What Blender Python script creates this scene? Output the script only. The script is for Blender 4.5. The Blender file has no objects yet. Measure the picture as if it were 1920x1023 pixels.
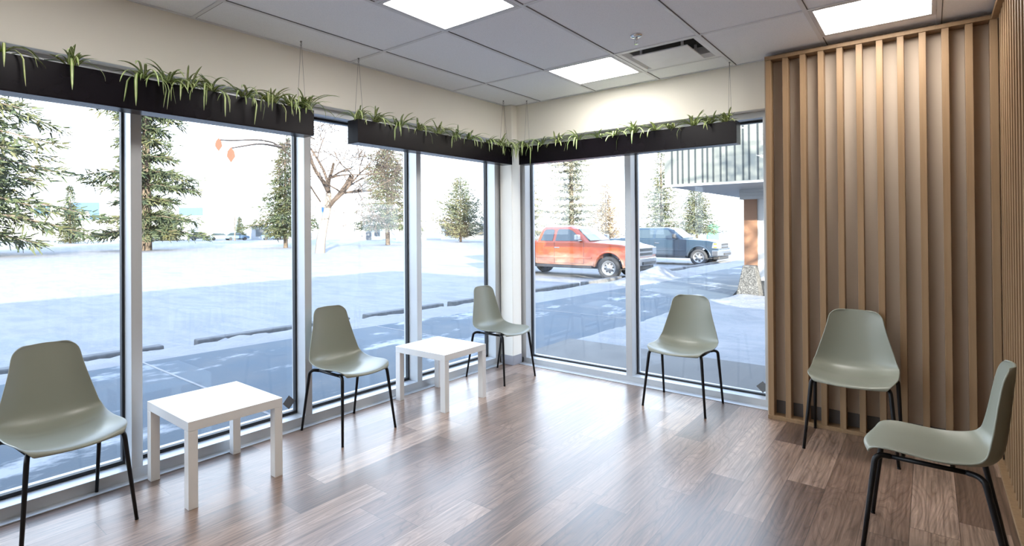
import bpy, math, random
from mathutils import Vector, Matrix, noise as mnoise

scene = bpy.context.scene
col = scene.collection
random.seed(7)
PI = math.pi

# ------------------------------------------------------------------ camera
def make_camera():
    f, yaw, pitch, roll = 1024.87, math.radians(41.4255), math.radians(0.3092), math.radians(-0.4232)
    fw = Vector((-math.sin(yaw) * math.cos(pitch), math.cos(yaw) * math.cos(pitch), math.sin(pitch)))
    rt = Vector((math.cos(yaw), math.sin(yaw), 0))
    up = rt.cross(fw)
    c, s = math.cos(roll), math.sin(roll)
    rt, up = c * rt + s * up, -s * rt + c * up
    cam = bpy.data.cameras.new('camera')
    ob = bpy.data.objects.new('camera', cam)
    col.objects.link(ob)
    m = Matrix((rt, up, -fw)).transposed().to_4x4()
    m.translation = (3.385, -4.86, 1.432)
    ob.matrix_world = m
    cam.sensor_fit = 'HORIZONTAL'
    cam.sensor_width = 36
    cam.lens = f / 1920 * 36
    cam.shift_x = 121.27 / 1920
    cam.shift_y = -87.13 / 1920
    cam.clip_start = 0.05
    cam.clip_end = 1500
    scene.camera = ob
make_camera()

# ------------------------------------------------------------------ sky, sun, exposure
def make_world():
    w = bpy.data.worlds.new('sky')
    scene.world = w
    w.use_nodes = True
    nt = w.node_tree
    nt.nodes.clear()
    out = nt.nodes.new('ShaderNodeOutputWorld')
    bg = nt.nodes.new('ShaderNodeBackground')
    tc = nt.nodes.new('ShaderNodeTexCoord')
    sep = nt.nodes.new('ShaderNodeSeparateXYZ')
    ramp = nt.nodes.new('ShaderNodeValToRGB')
    el = ramp.color_ramp.elements
    el[0].position = 0.0
    el[0].color = (0.86, 0.93, 1.0, 1)
    el[1].position = 1.0
    el[1].color = (0.36, 0.49, 0.74, 1)
    e = el.new(0.34); e.color = (0.76, 0.87, 1.0, 1)
    e = el.new(0.62); e.color = (0.49, 0.63, 0.88, 1)
    nt.links.new(tc.outputs['Generated'], sep.inputs[0])
    nt.links.new(sep.outputs['Z'], ramp.inputs[0])
    nt.links.new(ramp.outputs[0], bg.inputs['Color'])
    bg.inputs['Strength'].default_value = 2.7
    nt.links.new(bg.outputs[0], out.inputs[0])
make_world()

def make_sun():
    l = bpy.data.lights.new('sun', 'SUN')
    l.energy = 13.0
    l.color = (1.0, 0.90, 0.74)
    l.angle = math.radians(0.45)
    o = bpy.data.objects.new('sun', l)
    col.objects.link(o)
    e = math.radians(11.3)
    d = Vector((-0.78 * math.cos(e), 0.626 * math.cos(e), -math.sin(e)))
    o.rotation_euler = d.to_track_quat('-Z', 'Y').to_euler()
    o.location = (30, -30, 30)
make_sun()

LAMP = 10.0           # radiance of the ceiling light panels
scene.view_settings.view_transform = 'Standard'
scene.view_settings.look = 'None'
scene.view_settings.exposure = 1.26
scene.view_settings.gamma = 1.0
scene.view_settings.use_curve_mapping = False

# ------------------------------------------------------------------ materials
MATS = {}
class NT:
    """a material's node tree with short helpers"""
    def __init__(self, name):
        self.m = bpy.data.materials.new(name)
        self.m.use_nodes = True
        self.t = self.m.node_tree
        self.b = self.t.nodes['Principled BSDF']
        self.o = self.t.nodes['Material Output']
        MATS[name] = self.m
    def n(self, kind, **kw):
        nd = self.t.nodes.new('ShaderNode' + kind)
        for k, v in kw.items():
            setattr(nd, k, v)
        return nd
    def l(self, a, b):
        self.t.links.new(a, b)
    def set(self, **kw):
        for k, v in kw.items():
            i = self.b.inputs[k.replace('_', ' ')]
            i.default_value = v
    def math(self, op, a, b=None, c=None):
        nd = self.n('Math', operation=op)
        for i, x in enumerate((a, b, c)):
            if x is None:
                continue
            if isinstance(x, (int, float)):
                nd.inputs[i].default_value = x
            else:
                self.l(x, nd.inputs[i])
        return nd.outputs[0]
    def mix(self, fac, a, b, blend='MIX'):
        nd = self.n('MixRGB', blend_type=blend)
        for i, x in enumerate((fac, a, b)):
            if isinstance(x, (int, float)):
                nd.inputs[i].default_value = x
            elif isinstance(x, tuple):
                nd.inputs[i].default_value = (*x, 1) if len(x) == 3 else x
            else:
                self.l(x, nd.inputs[i])
        return nd.outputs[0]
    def coords(self, scale=(1, 1, 1), kind='Object', loc=(0, 0, 0)):
        tc = self.n('TexCoord')
        mp = self.n('Mapping')
        mp.inputs['Scale'].default_value = scale
        mp.inputs['Location'].default_value = loc
        self.l(tc.outputs[kind], mp.inputs[0])
        return mp.outputs[0]
    def noise(self, vec, scale, detail=3, rough=0.5):
        nd = self.n('TexNoise')
        nd.inputs['Scale'].default_value = scale
        nd.inputs['Detail'].default_value = detail
        nd.inputs['Roughness'].default_value = rough
        self.l(vec, nd.inputs['Vector'])
        return nd.outputs['Fac']
    def ramp(self, fac, stops):
        nd = self.n('ValToRGB')
        el = nd.color_ramp.elements
        while len(el) < len(stops):
            el.new(0.5)
        for e, (p, c) in zip(el, stops):
            e.position = p
            e.color = (*c, 1) if len(c) == 3 else c
        self.l(fac, nd.inputs[0])
        return nd.outputs[0]
    def bump(self, h, strength, dist=0.01):
        nd = self.n('Bump')
        nd.inputs['Strength'].default_value = strength
        nd.inputs['Distance'].default_value = dist
        self.l(h, nd.inputs['Height'])
        self.l(nd.outputs[0], self.b.inputs['Normal'])

def plain(name, c, rough=0.5, metal=0.0, spec=0.5, var=0.04, scale=6.0, bump=0.0, bscale=60.0, coat=0.0):
    k = NT(name)
    v = k.coords()
    a = tuple(max(0, x * (1 - var)) for x in c)
    b = tuple(min(1, x * (1 + var)) for x in c)
    k.l(k.ramp(k.noise(v, scale), [(0.3, a), (0.7, b)]), k.b.inputs['Base Color'])
    k.set(Roughness=rough, Metallic=metal, Specular_IOR_Level=spec, Coat_Weight=coat)
    if bump:
        k.bump(k.noise(v, bscale), bump)
    return k.m

def mat_floor():
    k = NT('wood_plank_vinyl')
    tc = k.n('TexCoord')
    sp = k.n('SeparateXYZ')
    k.l(tc.outputs['Object'], sp.inputs[0])
    x, y = sp.outputs[0], sp.outputs[1]
    W, L = 0.178, 1.22
    cx = k.math('DIVIDE', k.math('ADD', x, 10.05), W)
    ci = k.math('FLOOR', cx)
    fx = k.math('FRACT', cx)
    wn = k.n('TexWhiteNoise', noise_dimensions='1D')
    k.l(ci, wn.inputs['W'])
    cy = k.math('DIVIDE', k.math('ADD', k.math('ADD', y, 20.0), k.math('MULTIPLY', wn.outputs['Value'], L)), L)
    ri = k.math('FLOOR', cy)
    fy = k.math('FRACT', cy)
    cb = k.n('CombineXYZ')
    k.l(ci, cb.inputs[0]); k.l(ri, cb.inputs[1])
    w2 = k.n('TexWhiteNoise', noise_dimensions='2D')
    k.l(cb.outputs[0], w2.inputs['Vector'])
    rnd = w2.outputs['Value']
    # per-plank shift of the grain
    sh = k.n('CombineXYZ')
    k.l(k.math('MULTIPLY', rnd, 37.0), sh.inputs[0]); k.l(k.math('MULTIPLY', rnd, 91.0), sh.inputs[1])
    k.l(k.math('MULTIPLY', rnd, 13.0), sh.inputs[2])
    ad = k.n('VectorMath', operation='ADD')
    k.l(tc.outputs['Object'], ad.inputs[0]); k.l(sh.outputs[0], ad.inputs[1])
    mp = k.n('Mapping'); mp.inputs['Scale'].default_value = (6.5, 0.9, 1.0)
    k.l(ad.outputs[0], mp.inputs[0])
    mp2 = k.n('Mapping'); mp2.inputs['Scale'].default_value = (95.0, 2.4, 1.0)
    k.l(ad.outputs[0], mp2.inputs[0])
    n1 = k.noise(mp.outputs[0], 0.8, 2, 0.4)      # broad cathedral field
    rings = k.math('FRACT', k.math('MULTIPLY', n1, 26.0))
    tri = k.math('ABSOLUTE', k.math('SUBTRACT', rings, 0.5))
    tri = k.math('MULTIPLY', tri, 2.0)
    n2 = k.noise(mp2.outputs[0], 1.0, 4, 0.6)       # fine fibre
    n3 = k.noise(tc.outputs['Object'], 2.3, 3, 0.55)
    base = k.ramp(rnd, [(0.0, (0.112, 0.070, 0.050)), (0.35, (0.185, 0.118, 0.084)), (0.7, (0.235, 0.155, 0.112)), (1.0, (0.33, 0.232, 0.175))])
    g = k.ramp(tri, [(0.0, (0.62, 0.58, 0.56)), (0.22, (0.95, 0.95, 0.95)), (0.80, (1.0, 1.0, 1.0)), (1.0, (1.22, 1.22, 1.22))])
    c = k.mix(k.ramp(n3, [(0.35, (0.35, 0.35, 0.35)), (0.6, (0.95, 0.95, 0.95))]), base, g, 'MULTIPLY')
    fib = k.ramp(n2, [(0.30, (0.42, 0.40, 0.39)), (0.5, (0.98, 0.98, 0.98)), (0.70, (1.5, 1.5, 1.52))])
    c = k.mix(0.85, c, fib, 'MULTIPLY')
    c = k.mix(0.6, c, k.ramp(n3, [(0.3, (0.78, 0.78, 0.78)), (0.7, (1.2, 1.19, 1.18))]), 'MULTIPLY')
    # seams
    ex = k.math('MULTIPLY', k.math('MINIMUM', fx, k.math('SUBTRACT', 1.0, fx)), W)
    ey = k.math('MULTIPLY', k.math('MINIMUM', fy, k.math('SUBTRACT', 1.0, fy)), L)
    ed = k.math('MINIMUM', ex, ey)
    seam = k.math('LESS_THAN', ed, 0.0016)
    c = k.mix(k.math('MULTIPLY', seam, 0.8), c, (0.06, 0.04, 0.03))
    k.l(c, k.b.inputs['Base Color'])
    k.set(Specular_IOR_Level=0.75, Coat_Weight=0.12, Coat_Roughness=0.26, Coat_IOR=1.6)
    r = k.math('ADD', 0.24, k.math('MULTIPLY', n2, 0.14))
    k.l(r, k.b.inputs['Roughness'])
    h = k.math('SUBTRACT', k.math('MULTIPLY', n2, 0.5), seam)
    k.bump(h, 0.10, 0.002)
    return k.m

def mat_slat():
    k = NT('oak_slat')
    v = k.coords((40, 40, 1.2))
    n = k.noise(v, 1.0, 4, 0.6)
    oi = k.n('ObjectInfo')
    c = k.ramp(n, [(0.25, (0.245, 0.152, 0.082)), (0.55, (0.295, 0.19, 0.105)), (0.8, (0.335, 0.225, 0.132))])
    c = k.mix(1.0, c, k.ramp(oi.outputs['Random'], [(0, (0.93, 0.93, 0.93)), (1, (1.04, 1.04, 1.04))]), 'MULTIPLY')
    k.l(c, k.b.inputs['Base Color'])
    k.set(Roughness=0.5, Specular_IOR_Level=0.3)
    k.bump(n, 0.05, 0.002)
    return k.m

def mat_wall(name, c):
    k = NT(name)
    v = k.coords()
    k.l(k.ramp(k.noise(v, 3.0), [(0.3, tuple(x * 0.985 for x in c)), (0.7, c)]), k.b.inputs['Base Color'])
    k.set(Roughness=0.75, Specular_IOR_Level=0.25)
    k.bump(k.noise(v, 320, 2), 0.06, 0.002)
    return k.m

def mat_tile():
    k = NT('mineral_fibre_tile')
    v = k.coords()
    n = k.noise(v, 260, 2, 0.7)
    k.l(k.ramp(n, [(0.34, (0.72, 0.735, 0.77)), (0.46, (0.88, 0.895, 0.93))]), k.b.inputs['Base Color'])
    k.set(Roughness=0.85, Specular_IOR_Level=0.15)
    k.bump(n, 0.12, 0.002)
    return k.m

def mat_glass(name, tint, f0=0.028):
    k = NT(name)
    k.t.nodes.remove(k.b)
    tr = k.n('BsdfTransparent'); tr.inputs[0].default_value = (*tint, 1)
    gl = k.n('BsdfGlossy'); gl.inputs['Roughness'].default_value = 0.0
    gl.inputs['Color'].default_value = (0.9, 0.95, 1, 1)
    lw = k.n('LayerWeight'); lw.inputs['Blend'].default_value = 0.5
    p5 = k.math('POWER', lw.outputs['Facing'], 5.0)
    fr = k.math('ADD', f0, k.math('MULTIPLY', p5, 0.9 - f0))
    mx = k.n('MixShader')
    k.l(fr, mx.inputs[0]); k.l(tr.outputs[0], mx.inputs[1]); k.l(gl.outputs[0], mx.inputs[2])
    k.l(mx.outputs[0], k.o.inputs[0])
    return k.m

def mat_emit(name, c, s):
    k = NT(name)
    k.set(Base_Color=(0.9, 0.9, 0.9, 1), Roughness=0.6)
    k.b.inputs['Emission Color'].default_value = (*c, 1)
    k.b.inputs['Emission Strength'].default_value = s
    return k.m

def mat_leaf():
    k = NT('variegated_leaf')
    uv = k.n('TexCoord')
    sp = k.n('SeparateXYZ')
    k.l(uv.outputs['UV'], sp.inputs[0])
    oi = k.n('ObjectInfo')
    c = k.ramp(sp.outputs[0], [(0.0, (0.16, 0.25, 0.06)), (0.27, (0.22, 0.34, 0.085)), (0.40, (0.80, 0.82, 0.58)), (0.60, (0.80, 0.82, 0.58)), (0.73, (0.22, 0.34, 0.085))])
    n = k.noise(k.coords(), 22, 2)
    c = k.mix(0.7, c, k.ramp(n, [(0.3, (0.7, 0.7, 0.7)), (0.7, (1.2, 1.2, 1.0))]), 'MULTIPLY')
    c = k.mix(1.0, c, k.ramp(oi.outputs['Random'], [(0, (0.85, 0.9, 0.85)), (1, (1.1, 1.05, 1.0))]), 'MULTIPLY')
    k.l(c, k.b.inputs['Base Color'])
    k.set(Roughness=0.42, Specular_IOR_Level=0.4)
    k.b.inputs['Transmission Weight'].default_value = 0.0
    return k.m

M_FLOOR = mat_floor()
M_SLAT = mat_slat()
M_WALL = mat_wall('cream_paint', (0.86, 0.825, 0.75))
M_WALL2 = mat_wall('warm_beige_paint', (0.50, 0.41, 0.325))
M_TILE = mat_tile()
M_TEE = plain('white_tee', (0.72, 0.73, 0.76), 0.4)
M_TEEGAP = plain('tee_shadow_gap', (0.12, 0.12, 0.13), 0.8)
M_ALU = plain('anodised_aluminium', (0.52, 0.54, 0.56), 0.42, 0.35, var=0.03, scale=3)
M_GASKET = plain('black_gasket', (0.012, 0.014, 0.018), 0.5)
M_GLASS = mat_glass('window_glass', (0.955, 0.975, 0.985))
M_BASE = plain('grey_vinyl_base', (0.10, 0.095, 0.10), 0.5)
M_BASEC = plain('light_grey_vinyl_base', (0.30, 0.30, 0.33), 0.5)
M_SHELL = plain('sage_plastic', (0.225, 0.236, 0.192), 0.33, spec=0.6, var=0.015, bump=0.03, bscale=420)
M_BLACK = plain('black_powder_coat', (0.004, 0.004, 0.005), 0.4, 0.0, spec=0.3)
M_WHITE = plain('white_foil', (0.74, 0.735, 0.72), 0.28, var=0.01)
M_PLANTER = plain('black_planter_paint', (0.006, 0.0045, 0.007), 0.27, spec=0.22, var=0.1)
M_SOIL = plain('potting_soil', (0.05, 0.035, 0.025), 0.9, var=0.4, scale=60, bump=0.5, bscale=80)
M_WIRE = plain('steel_cable', (0.25, 0.25, 0.26), 0.35, 0.9)
M_CHROME = plain('chrome', (0.75, 0.76, 0.78), 0.12, 1.0)
M_LEAF = mat_leaf()
M_LAMP = mat_emit('light_panel', (1.0, 0.965, 0.91), LAMP)
M_LFRAME = plain('light_frame', (0.62, 0.62, 0.64), 0.45)
M_VENT = plain('diffuser_white', (0.74, 0.75, 0.77), 0.4)
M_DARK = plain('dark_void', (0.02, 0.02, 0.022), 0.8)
M_DECAL = plain('grey_decal', (0.14, 0.14, 0.14), 0.6)

# ------------------------------------------------------------------ mesh helpers
class MB:
    def __init__(self):
        self.v = []; self.f = []; self.uv = []
    def add(self, vs, fs):
        o = len(self.v)
        self.v += [tuple(p) for p in vs]
        self.f += [tuple(i + o for i in q) for q in fs]
        return self
    def box(self, a, b, mat=None):
        (x0, y0, z0), (x1, y1, z1) = a, b
        vs = [Vector(p) for p in ((x0, y0, z0), (x1, y0, z0), (x1, y1, z0), (x0, y1, z0), (x0, y0, z1), (x1, y0, z1), (x1, y1, z1), (x0, y1, z1))]
        if mat is not None:
            vs = [mat @ p for p in vs]
        return self.add(vs, [(0, 3, 2, 1), (4, 5, 6, 7), (0, 1, 5, 4), (1, 2, 6, 5), (2, 3, 7, 6), (3, 0, 4, 7)])
    def prism(self, poly, axis, a, b):
        """extrude a 2-D polygon along an axis between a and b"""
        def p3(u, w, t):
            return {0: (t, u, w), 1: (u, t, w), 2: (u, w, t)}[axis]
        n = len(poly)
        vs = [p3(u, w, a) for u, w in poly] + [p3(u, w, b) for u, w in poly]
        fs = [tuple(range(n - 1, -1, -1)), tuple(range(n, 2 * n))]
        fs += [(i, (i + 1) % n, (i + 1) % n + n, i + n) for i in range(n)]
        return self.add(vs, fs)
    def tube(self, pts, r, seg=10, cap=True):
        pts = [Vector(p) for p in pts]
        rs = r if isinstance(r, (list, tuple)) else [r] * len(pts)
        vs, fs = [], []
        prev = None
        for i, p in enumerate(pts):
            t = (pts[min(i + 1, len(pts) - 1)] - pts[max(i - 1, 0)]).normalized()
            if prev is None:
                a = Vector((0, 0, 1)) if abs(t.z) < 0.9 else Vector((1, 0, 0))
                n = t.cross(a).normalized()
            else:
                n = (prev - t * prev.dot(t)).normalized()
            prev = n
            b = t.cross(n)
            for k in range(seg):
                q = 2 * PI * k / seg
                vs.append(p + (n * math.cos(q) + b * math.sin(q)) * rs[i])
        for i in range(len(pts) - 1):
            for k in range(seg):
                k2 = (k + 1) % seg
                fs.append((i * seg + k, i * seg + k2, (i + 1) * seg + k2, (i + 1) * seg + k))
        if cap:
            fs.append(tuple(range(seg - 1, -1, -1)))
            fs.append(tuple(range((len(pts) - 1) * seg, len(pts) * seg)))
        return self.add(vs, fs)
    def lathe(self, prof, seg=24, mat=None):
        vs, fs = [], []
        n = len(prof)
        for k in range(seg):
            a = 2 * PI * k / seg
            for r, z in prof:
                p = Vector((r * math.cos(a), r * math.sin(a), z))
                vs.append(mat @ p if mat is not None else p)
        for k in range(seg):
            k2 = (k + 1) % seg
            for i in range(n - 1):
                fs.append((k * n + i, k2 * n + i, k2 * n + i + 1, k * n + i + 1))
        return self.add(vs, fs)
    def build(self, name, mat, parent=None, smooth=False, bevel=0.0, bseg=2, loc=None):
        me = bpy.data.meshes.new(name)
        me.from_pydata(self.v, [], self.f)
        me.validate()
        me.materials.append(mat)
        if smooth:
            for p in me.polygons:
                p.use_smooth = True
        o = bpy.data.objects.new(name, me)
        col.objects.link(o)
        if parent is not None:
            o.parent = parent
        if loc is not None:
            o.location = loc
        if bevel:
            b = o.modifiers.new('bevel', 'BEVEL')
            b.width = bevel
            b.segments = bseg
            b.limit_method = 'ANGLE'
            b.angle_limit = math.radians(40)
        return o

def curve_pts(pts, n=8):
    """Catmull-Rom through the points"""
    P = [Vector(p) for p in pts]
    P = [P[0] * 2 - P[1]] + P + [P[-1] * 2 - P[-2]]
    out = []
    for i in range(1, len(P) - 2):
        for k in range(n):
            t = k / n
            a, b, c, d = P[i - 1], P[i], P[i + 1], P[i + 2]
            out.append(0.5 * ((2 * b) + (c - a) * t + (2 * a - 5 * b + 4 * c - d) * t * t + (3 * b - a - 3 * c + d) * t ** 3))
    out.append(P[-2])
    return out

def tag(o, label, cat, group=None, kind=None):
    o['label'] = label
    o['category'] = cat
    if group:
        o['group'] = group
    if kind:
        o['kind'] = kind
    return o

def struct(o):
    o['kind'] = 'structure'
    return o

def empty(name, loc=(0, 0, 0), rz=0.0):
    o = bpy.data.objects.new(name, None)
    o.location = loc
    o.rotation_euler = (0, 0, rz)
    o.empty_display_size = 0.1
    col.objects.link(o)
    return o

def children(o):
    return [c for c in bpy.data.objects if c.parent == o]

def copy_tree(o, parent=None):
    c = o.copy()
    col.objects.link(c)
    if parent is not None:
        c.parent = parent
    for ch in children(o):
        copy_tree(ch, c)
    return c
# ------------------------------------------------------------------ room shell
ZC = 2.739          # ceiling height
YB = -8.0           # rear wall of the room
XR = 3.78           # right wall behind its slats
FR_X0, FR_X1 = -0.187, -0.076     # left window frame, depth from glass to face
FR_Y0, FR_Y1 = 0.084, 0.195       # back window frame
HEAD = 2.362        # underside of the bulkheads

def room():
    struct(MB().box((-0.19, YB, -0.10), (3.90, 0.20, 0.0)).build('floor', M_FLOOR))
    # bulkhead over the left window
    b = MB().box((-0.30, YB, HEAD), (0.0, 0.30, ZC + 0.12))
    struct(b.build('wall_left', M_WALL, bevel=0.004))
    b = MB().box((0.0, 0.0, HEAD), (2.46, 0.30, ZC + 0.12))
    struct(b.build('wall_back', M_WALL, bevel=0.004))
    # solid wall behind the slats
    b = MB().box((2.443, -0.09, 0.0), (3.90, 0.30, ZC + 0.12))
    struct(b.build('wall_back.001', M_WALL2))
    struct(MB().box((XR, YB, 0.0), (3.95, -0.09, ZC + 0.12)).build('wall_right', M_WALL2))
    struct(MB().box((-0.30, YB - 0.15, 0.0), (3.95, YB, ZC + 0.12)).build('wall_rear', M_WALL))
    struct(MB().box((-0.30, YB, 0.0), (-0.0, -7.28, HEAD)).build('wall_left.001', M_WALL))
    # square column in the corner
    struct(MB().box((-0.06, -0.10, 0.0), (0.095, 0.06, ZC)).build('column', M_WALL, bevel=0.006))
    cb = MB().box((-0.06, -0.104, 0.0), (0.099, -0.10, 0.10)).box((0.095, -0.10, 0.0), (0.099, 0.06, 0.10))
    struct(cb.build('baseboard_column', M_BASEC, bevel=0.0015))
    struct(MB().box((2.46, -0.096, 0.0), (3.78, -0.09, 0.122)).build('baseboard_back', M_BASE, bevel=0.002))
    struct(MB().box((3.774, YB, 0.0), (3.78, -0.096, 0.122)).build('baseboard_right', M_BASE, bevel=0.002))

    # suspended ceiling: tees on a 2 ft by 4 ft grid, tiles lying in it
    xs = [0.0, 0.386, 0.995, 1.604, 2.215, 2.830, 3.440, XR]
    ys = [0.0, -0.94, -2.163, -3.38, -4.60, -5.82, -7.04, YB]
    lights = [(-0.94, -0.33), (-2.773, -2.163), (-4.603, -3.993), (-6.433, -5.823)]
    t = MB()
    def tile(x0, x1, y0, y1):
        if y0 - y1 > 0.05:
            t.box((x0 + 0.006, y1 + 0.006, ZC + 0.004), (x1 - 0.006, y0 - 0.006, ZC + 0.02))
    for i in range(7):
        for j in range(7):
            y0, y1 = ys[j], ys[j + 1]
            cut = [(a, b) for a, b in (lights if i == 2 else lights[:1] if i in (3, 5) else []) if a > y1 - 0.1 and b < y0 + 0.1]
            if not cut:
                tile(xs[i], xs[i + 1], y0, y1)
            for a, b in cut:
                tile(xs[i], xs[i + 1], y0, b)
                tile(xs[i], xs[i + 1], a, y1)
    t.box((-0.1, YB, ZC + 0.10), (3.9, 0.1, ZC + 0.12))
    struct(t.build('ceiling', M_TILE))
    g = MB()
    w = 0.012
    for x in xs[1:-1]:
        g.box((x - w, YB, ZC - 0.002), (x + w, 0.0, ZC + 0.004))
    for y in ys[1:-1]:
        for a, b_ in zip(xs[:-1], xs[1:]):
            g.box((a + (w if a > 0 else 0), y - w, ZC - 0.002), (b_ - w, y + w, ZC + 0.004))
    for i in (2, 3, 5):
        g.box((xs[i] + w, -0.33 - w, ZC - 0.002), (xs[i + 1] - w, -0.33 + w, ZC + 0.004))
    for i in (2,):
        for y in (-2.773, -3.993, -6.433):
            g.box((xs[i] + w, y - w, ZC - 0.002), (xs[i + 1] - w, y + w, ZC + 0.004))
    # wall angles
    g.box((0.0, YB, ZC - 0.003), (0.02, 0.0, ZC + 0.004)).box((0.02, -0.02, ZC - 0.003), (2.45, 0.0, ZC + 0.004))
    struct(g.build('trim_1', M_TEE, bevel=0.001, bseg=1))
    # thin dark reveal each side of the tees
    s = MB()
    for x in xs[1:-1]:
        s.box((x + w, YB, ZC), (x + w + 0.004, 0.0, ZC + 0.004))
    for y in ys[1:-1]:
        s.box((0.02, y + w, ZC), (XR, y + w + 0.004, ZC + 0.0035))
    struct(s.build('trim_2', M_TEEGAP))
room()

def windows():
    # ---- left window wall
    ms = [-7.18, -6.01, -4.84, -3.672, -2.502, -1.324]        # mullion centres
    zt = 2.31
    fr = empty('window_1', (0, 0, 0)); struct(fr)
    m = MB().box((FR_X0, -7.28, 0.0), (FR_X1, -0.10, 0.066))
    m.build('sill', M_ALU, fr, bevel=0.002)
    MB().box((FR_X0, -7.28, zt), (FR_X1, -0.10, HEAD)).build('head', M_ALU, fr, bevel=0.002)
    MB().box((FR_X1, -7.28, 0.0), (-0.02, -0.10, 0.006)).build('sill_strip', M_ALU, fr, bevel=0.001)
    for y in ms:
        MB().box((FR_X0, y - 0.030, 0.066), (FR_X1, y + 0.030, zt)).build('mullion', M_ALU, fr, bevel=0.002)
    MB().box((FR_X0, -0.172, 0.066), (FR_X1, -0.06, zt)).build('jamb', M_ALU, fr, bevel=0.002)
    edges = ms + [-0.142]
    for a, b in zip(edges[:-1], edges[1:]):
        y0, y1 = a + 0.030, b - 0.030
        q = MB()
        q.box((FR_X0 - 0.03, y0, 0.066), (FR_X0 + 0.004, y1, 0.088)).box((FR_X0 - 0.03, y0, zt - 0.018), (FR_X0 + 0.004, y1, zt))
        q.box((FR_X0 - 0.03, y0, 0.088), (FR_X0 + 0.004, y0 + 0.014, zt - 0.018)).box((FR_X0 - 0.03, y1 - 0.014, 0.088), (FR_X0 + 0.004, y1, zt - 0.018))
        q.build('gasket', M_GASKET, fr)
        MB().box((FR_X0 - 0.016, y0 + 0.004, 0.075), (FR_X0 - 0.008, y1 - 0.004, zt - 0.006)).build('pane', M_GLASS, fr)
    # outer half of the frame
    o = MB()
    o.box((-0.27, -7.28, -0.02), (FR_X0 - 0.03, -0.06, 0.08)).box((-0.27, -7.28, zt - 0.012), (FR_X0 - 0.03, -0.06, HEAD))
    for y in ms + [-0.117]:
        o.box((-0.25, y - 0.028, 0.08), (FR_X0 - 0.03, y + 0.028, zt - 0.012))
    o.build('outer_frame', M_ALU, fr)
    # ---- back window
    xm = 1.2715
    fb = empty('window_2', (0, 0, 0)); struct(fb)
    MB().box((0.10, FR_Y0, 0.0), (2.46, FR_Y1, 0.057)).build('sill', M_ALU, fb, bevel=0.002)
    MB().box((0.10, FR_Y0, zt), (2.46, FR_Y1, HEAD)).build('head', M_ALU, fb, bevel=0.002)
    MB().box((0.10, -0.008, 0.0), (2.46, FR_Y0, 0.006)).build('sill_strip', M_ALU, fb, bevel=0.001)
    MB().box((xm - 0.029, FR_Y0, 0.057), (xm + 0.029, FR_Y1, zt)).build('mullion', M_ALU, fb, bevel=0.002)
    MB().box((0.06, FR_Y0, 0.057), (0.136, FR_Y1, zt)).build('jamb', M_ALU, fb, bevel=0.002)
    MB().box((2.392, FR_Y0, 0.057), (2.46, FR_Y1, zt)).build('jamb', M_ALU, fb, bevel=0.002)
    for x0, x1 in ((0.136, xm - 0.029), (xm + 0.029, 2.392)):
        q = MB()
        q.box((x0, FR_Y1 - 0.004, 0.057), (x1, FR_Y1 + 0.03, 0.072)).box((x0, FR_Y1 - 0.004, zt - 0.018), (x1, FR_Y1 + 0.03, zt))
        q.box((x0, FR_Y1 - 0.004, 0.072), (x0 + 0.012, FR_Y1 + 0.03, zt - 0.018)).box((x1 - 0.012, FR_Y1 - 0.004, 0.072), (x1, FR_Y1 + 0.03, zt - 0.018))
        q.build('gasket', M_GASKET, fb)
        MB().box((x0 + 0.004, FR_Y1 + 0.008, 0.064), (x1 - 0.004, FR_Y1 + 0.016, zt - 0.006)).build('pane', M_GLASS, fb)
    o = MB()
    o.box((0.04, FR_Y1 + 0.03, -0.02), (2.46, 0.28, 0.066)).box((0.04, FR_Y1 + 0.03, zt - 0.012), (2.46, 0.28, HEAD))
    for x in (0.10, xm, 2.43):
        o.box((x - 0.032, FR_Y1 + 0.03, 0.066), (x + 0.032, 0.28, zt - 0.012))
    o.build('outer_frame', M_ALU, fb)
    # corner post between the two frames
    struct(MB().box((-0.27, -0.06, -0.02), (-0.06, 0.28, HEAD)).box((-0.06, 0.06, -0.02), (0.06, 0.28, HEAD)).build('trim_3', M_ALU))
    # diamond decals
    d = MB(); c = (-2.596, 0.158); r = 0.052; x = FR_X0 - 0.0074
    d.prism([(c[0] - r, c[1]), (c[0], c[1] - r), (c[0] + r, c[1]), (c[0], c[1] + r)], 0, x, x + 0.0006)
    tag(d.build('window_decal', M_DECAL), 'small grey diamond decal low on the left window wall behind the nearer table', 'decal')
    d = MB(); c = (2.349, 0.124); r = 0.048; y = FR_Y1 + 0.0074
    d.prism([(c[0] - r, c[1]), (c[0], c[1] - r), (c[0] + r, c[1]), (c[0], c[1] + r)], 1, y - 0.0006, y)
    tag(d.build('window_decal', M_DECAL), 'small grey diamond decal low on the back window, next to the slatted screen', 'decal')
windows()

# ------------------------------------------------------------------ ceiling fixtures
def ceiling_light(x0, y0, x1, y1, label):
    t = empty('ceiling_light', ((x0 + x1) / 2, (y0 + y1) / 2, ZC))
    tag(t, label, 'ceiling light', 'square ceiling light panels')
    hx, hy = abs(x1 - x0) / 2 - 0.013, abs(y1 - y0) / 2 - 0.013
    e = 0.022
    f = MB()
    f.box((-hx, -hy, -0.003), (hx, -hy + e, 0.03)).box((-hx, hy - e, -0.003), (hx, hy, 0.03))
    f.box((-hx, -hy + e, -0.003), (-hx + e, hy - e, 0.03)).box((hx - e, -hy + e, -0.003), (hx, hy - e, 0.03))
    f.box((-hx, -hy, 0.03), (hx, hy, 0.05))
    f.build('frame', M_LFRAME, t)
    MB().box((-hx + e, -hy + e, 0.002), (hx - e, hy - e, 0.02)).build('diffuser', M_LAMP, t)
ceiling_light(0.995, -0.94, 1.604, -0.33, 'square light panel in the ceiling beside the air diffuser')
ceiling_light(2.830, -0.94, 3.440, -0.33, 'square light panel in the ceiling by the slatted screens')
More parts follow.
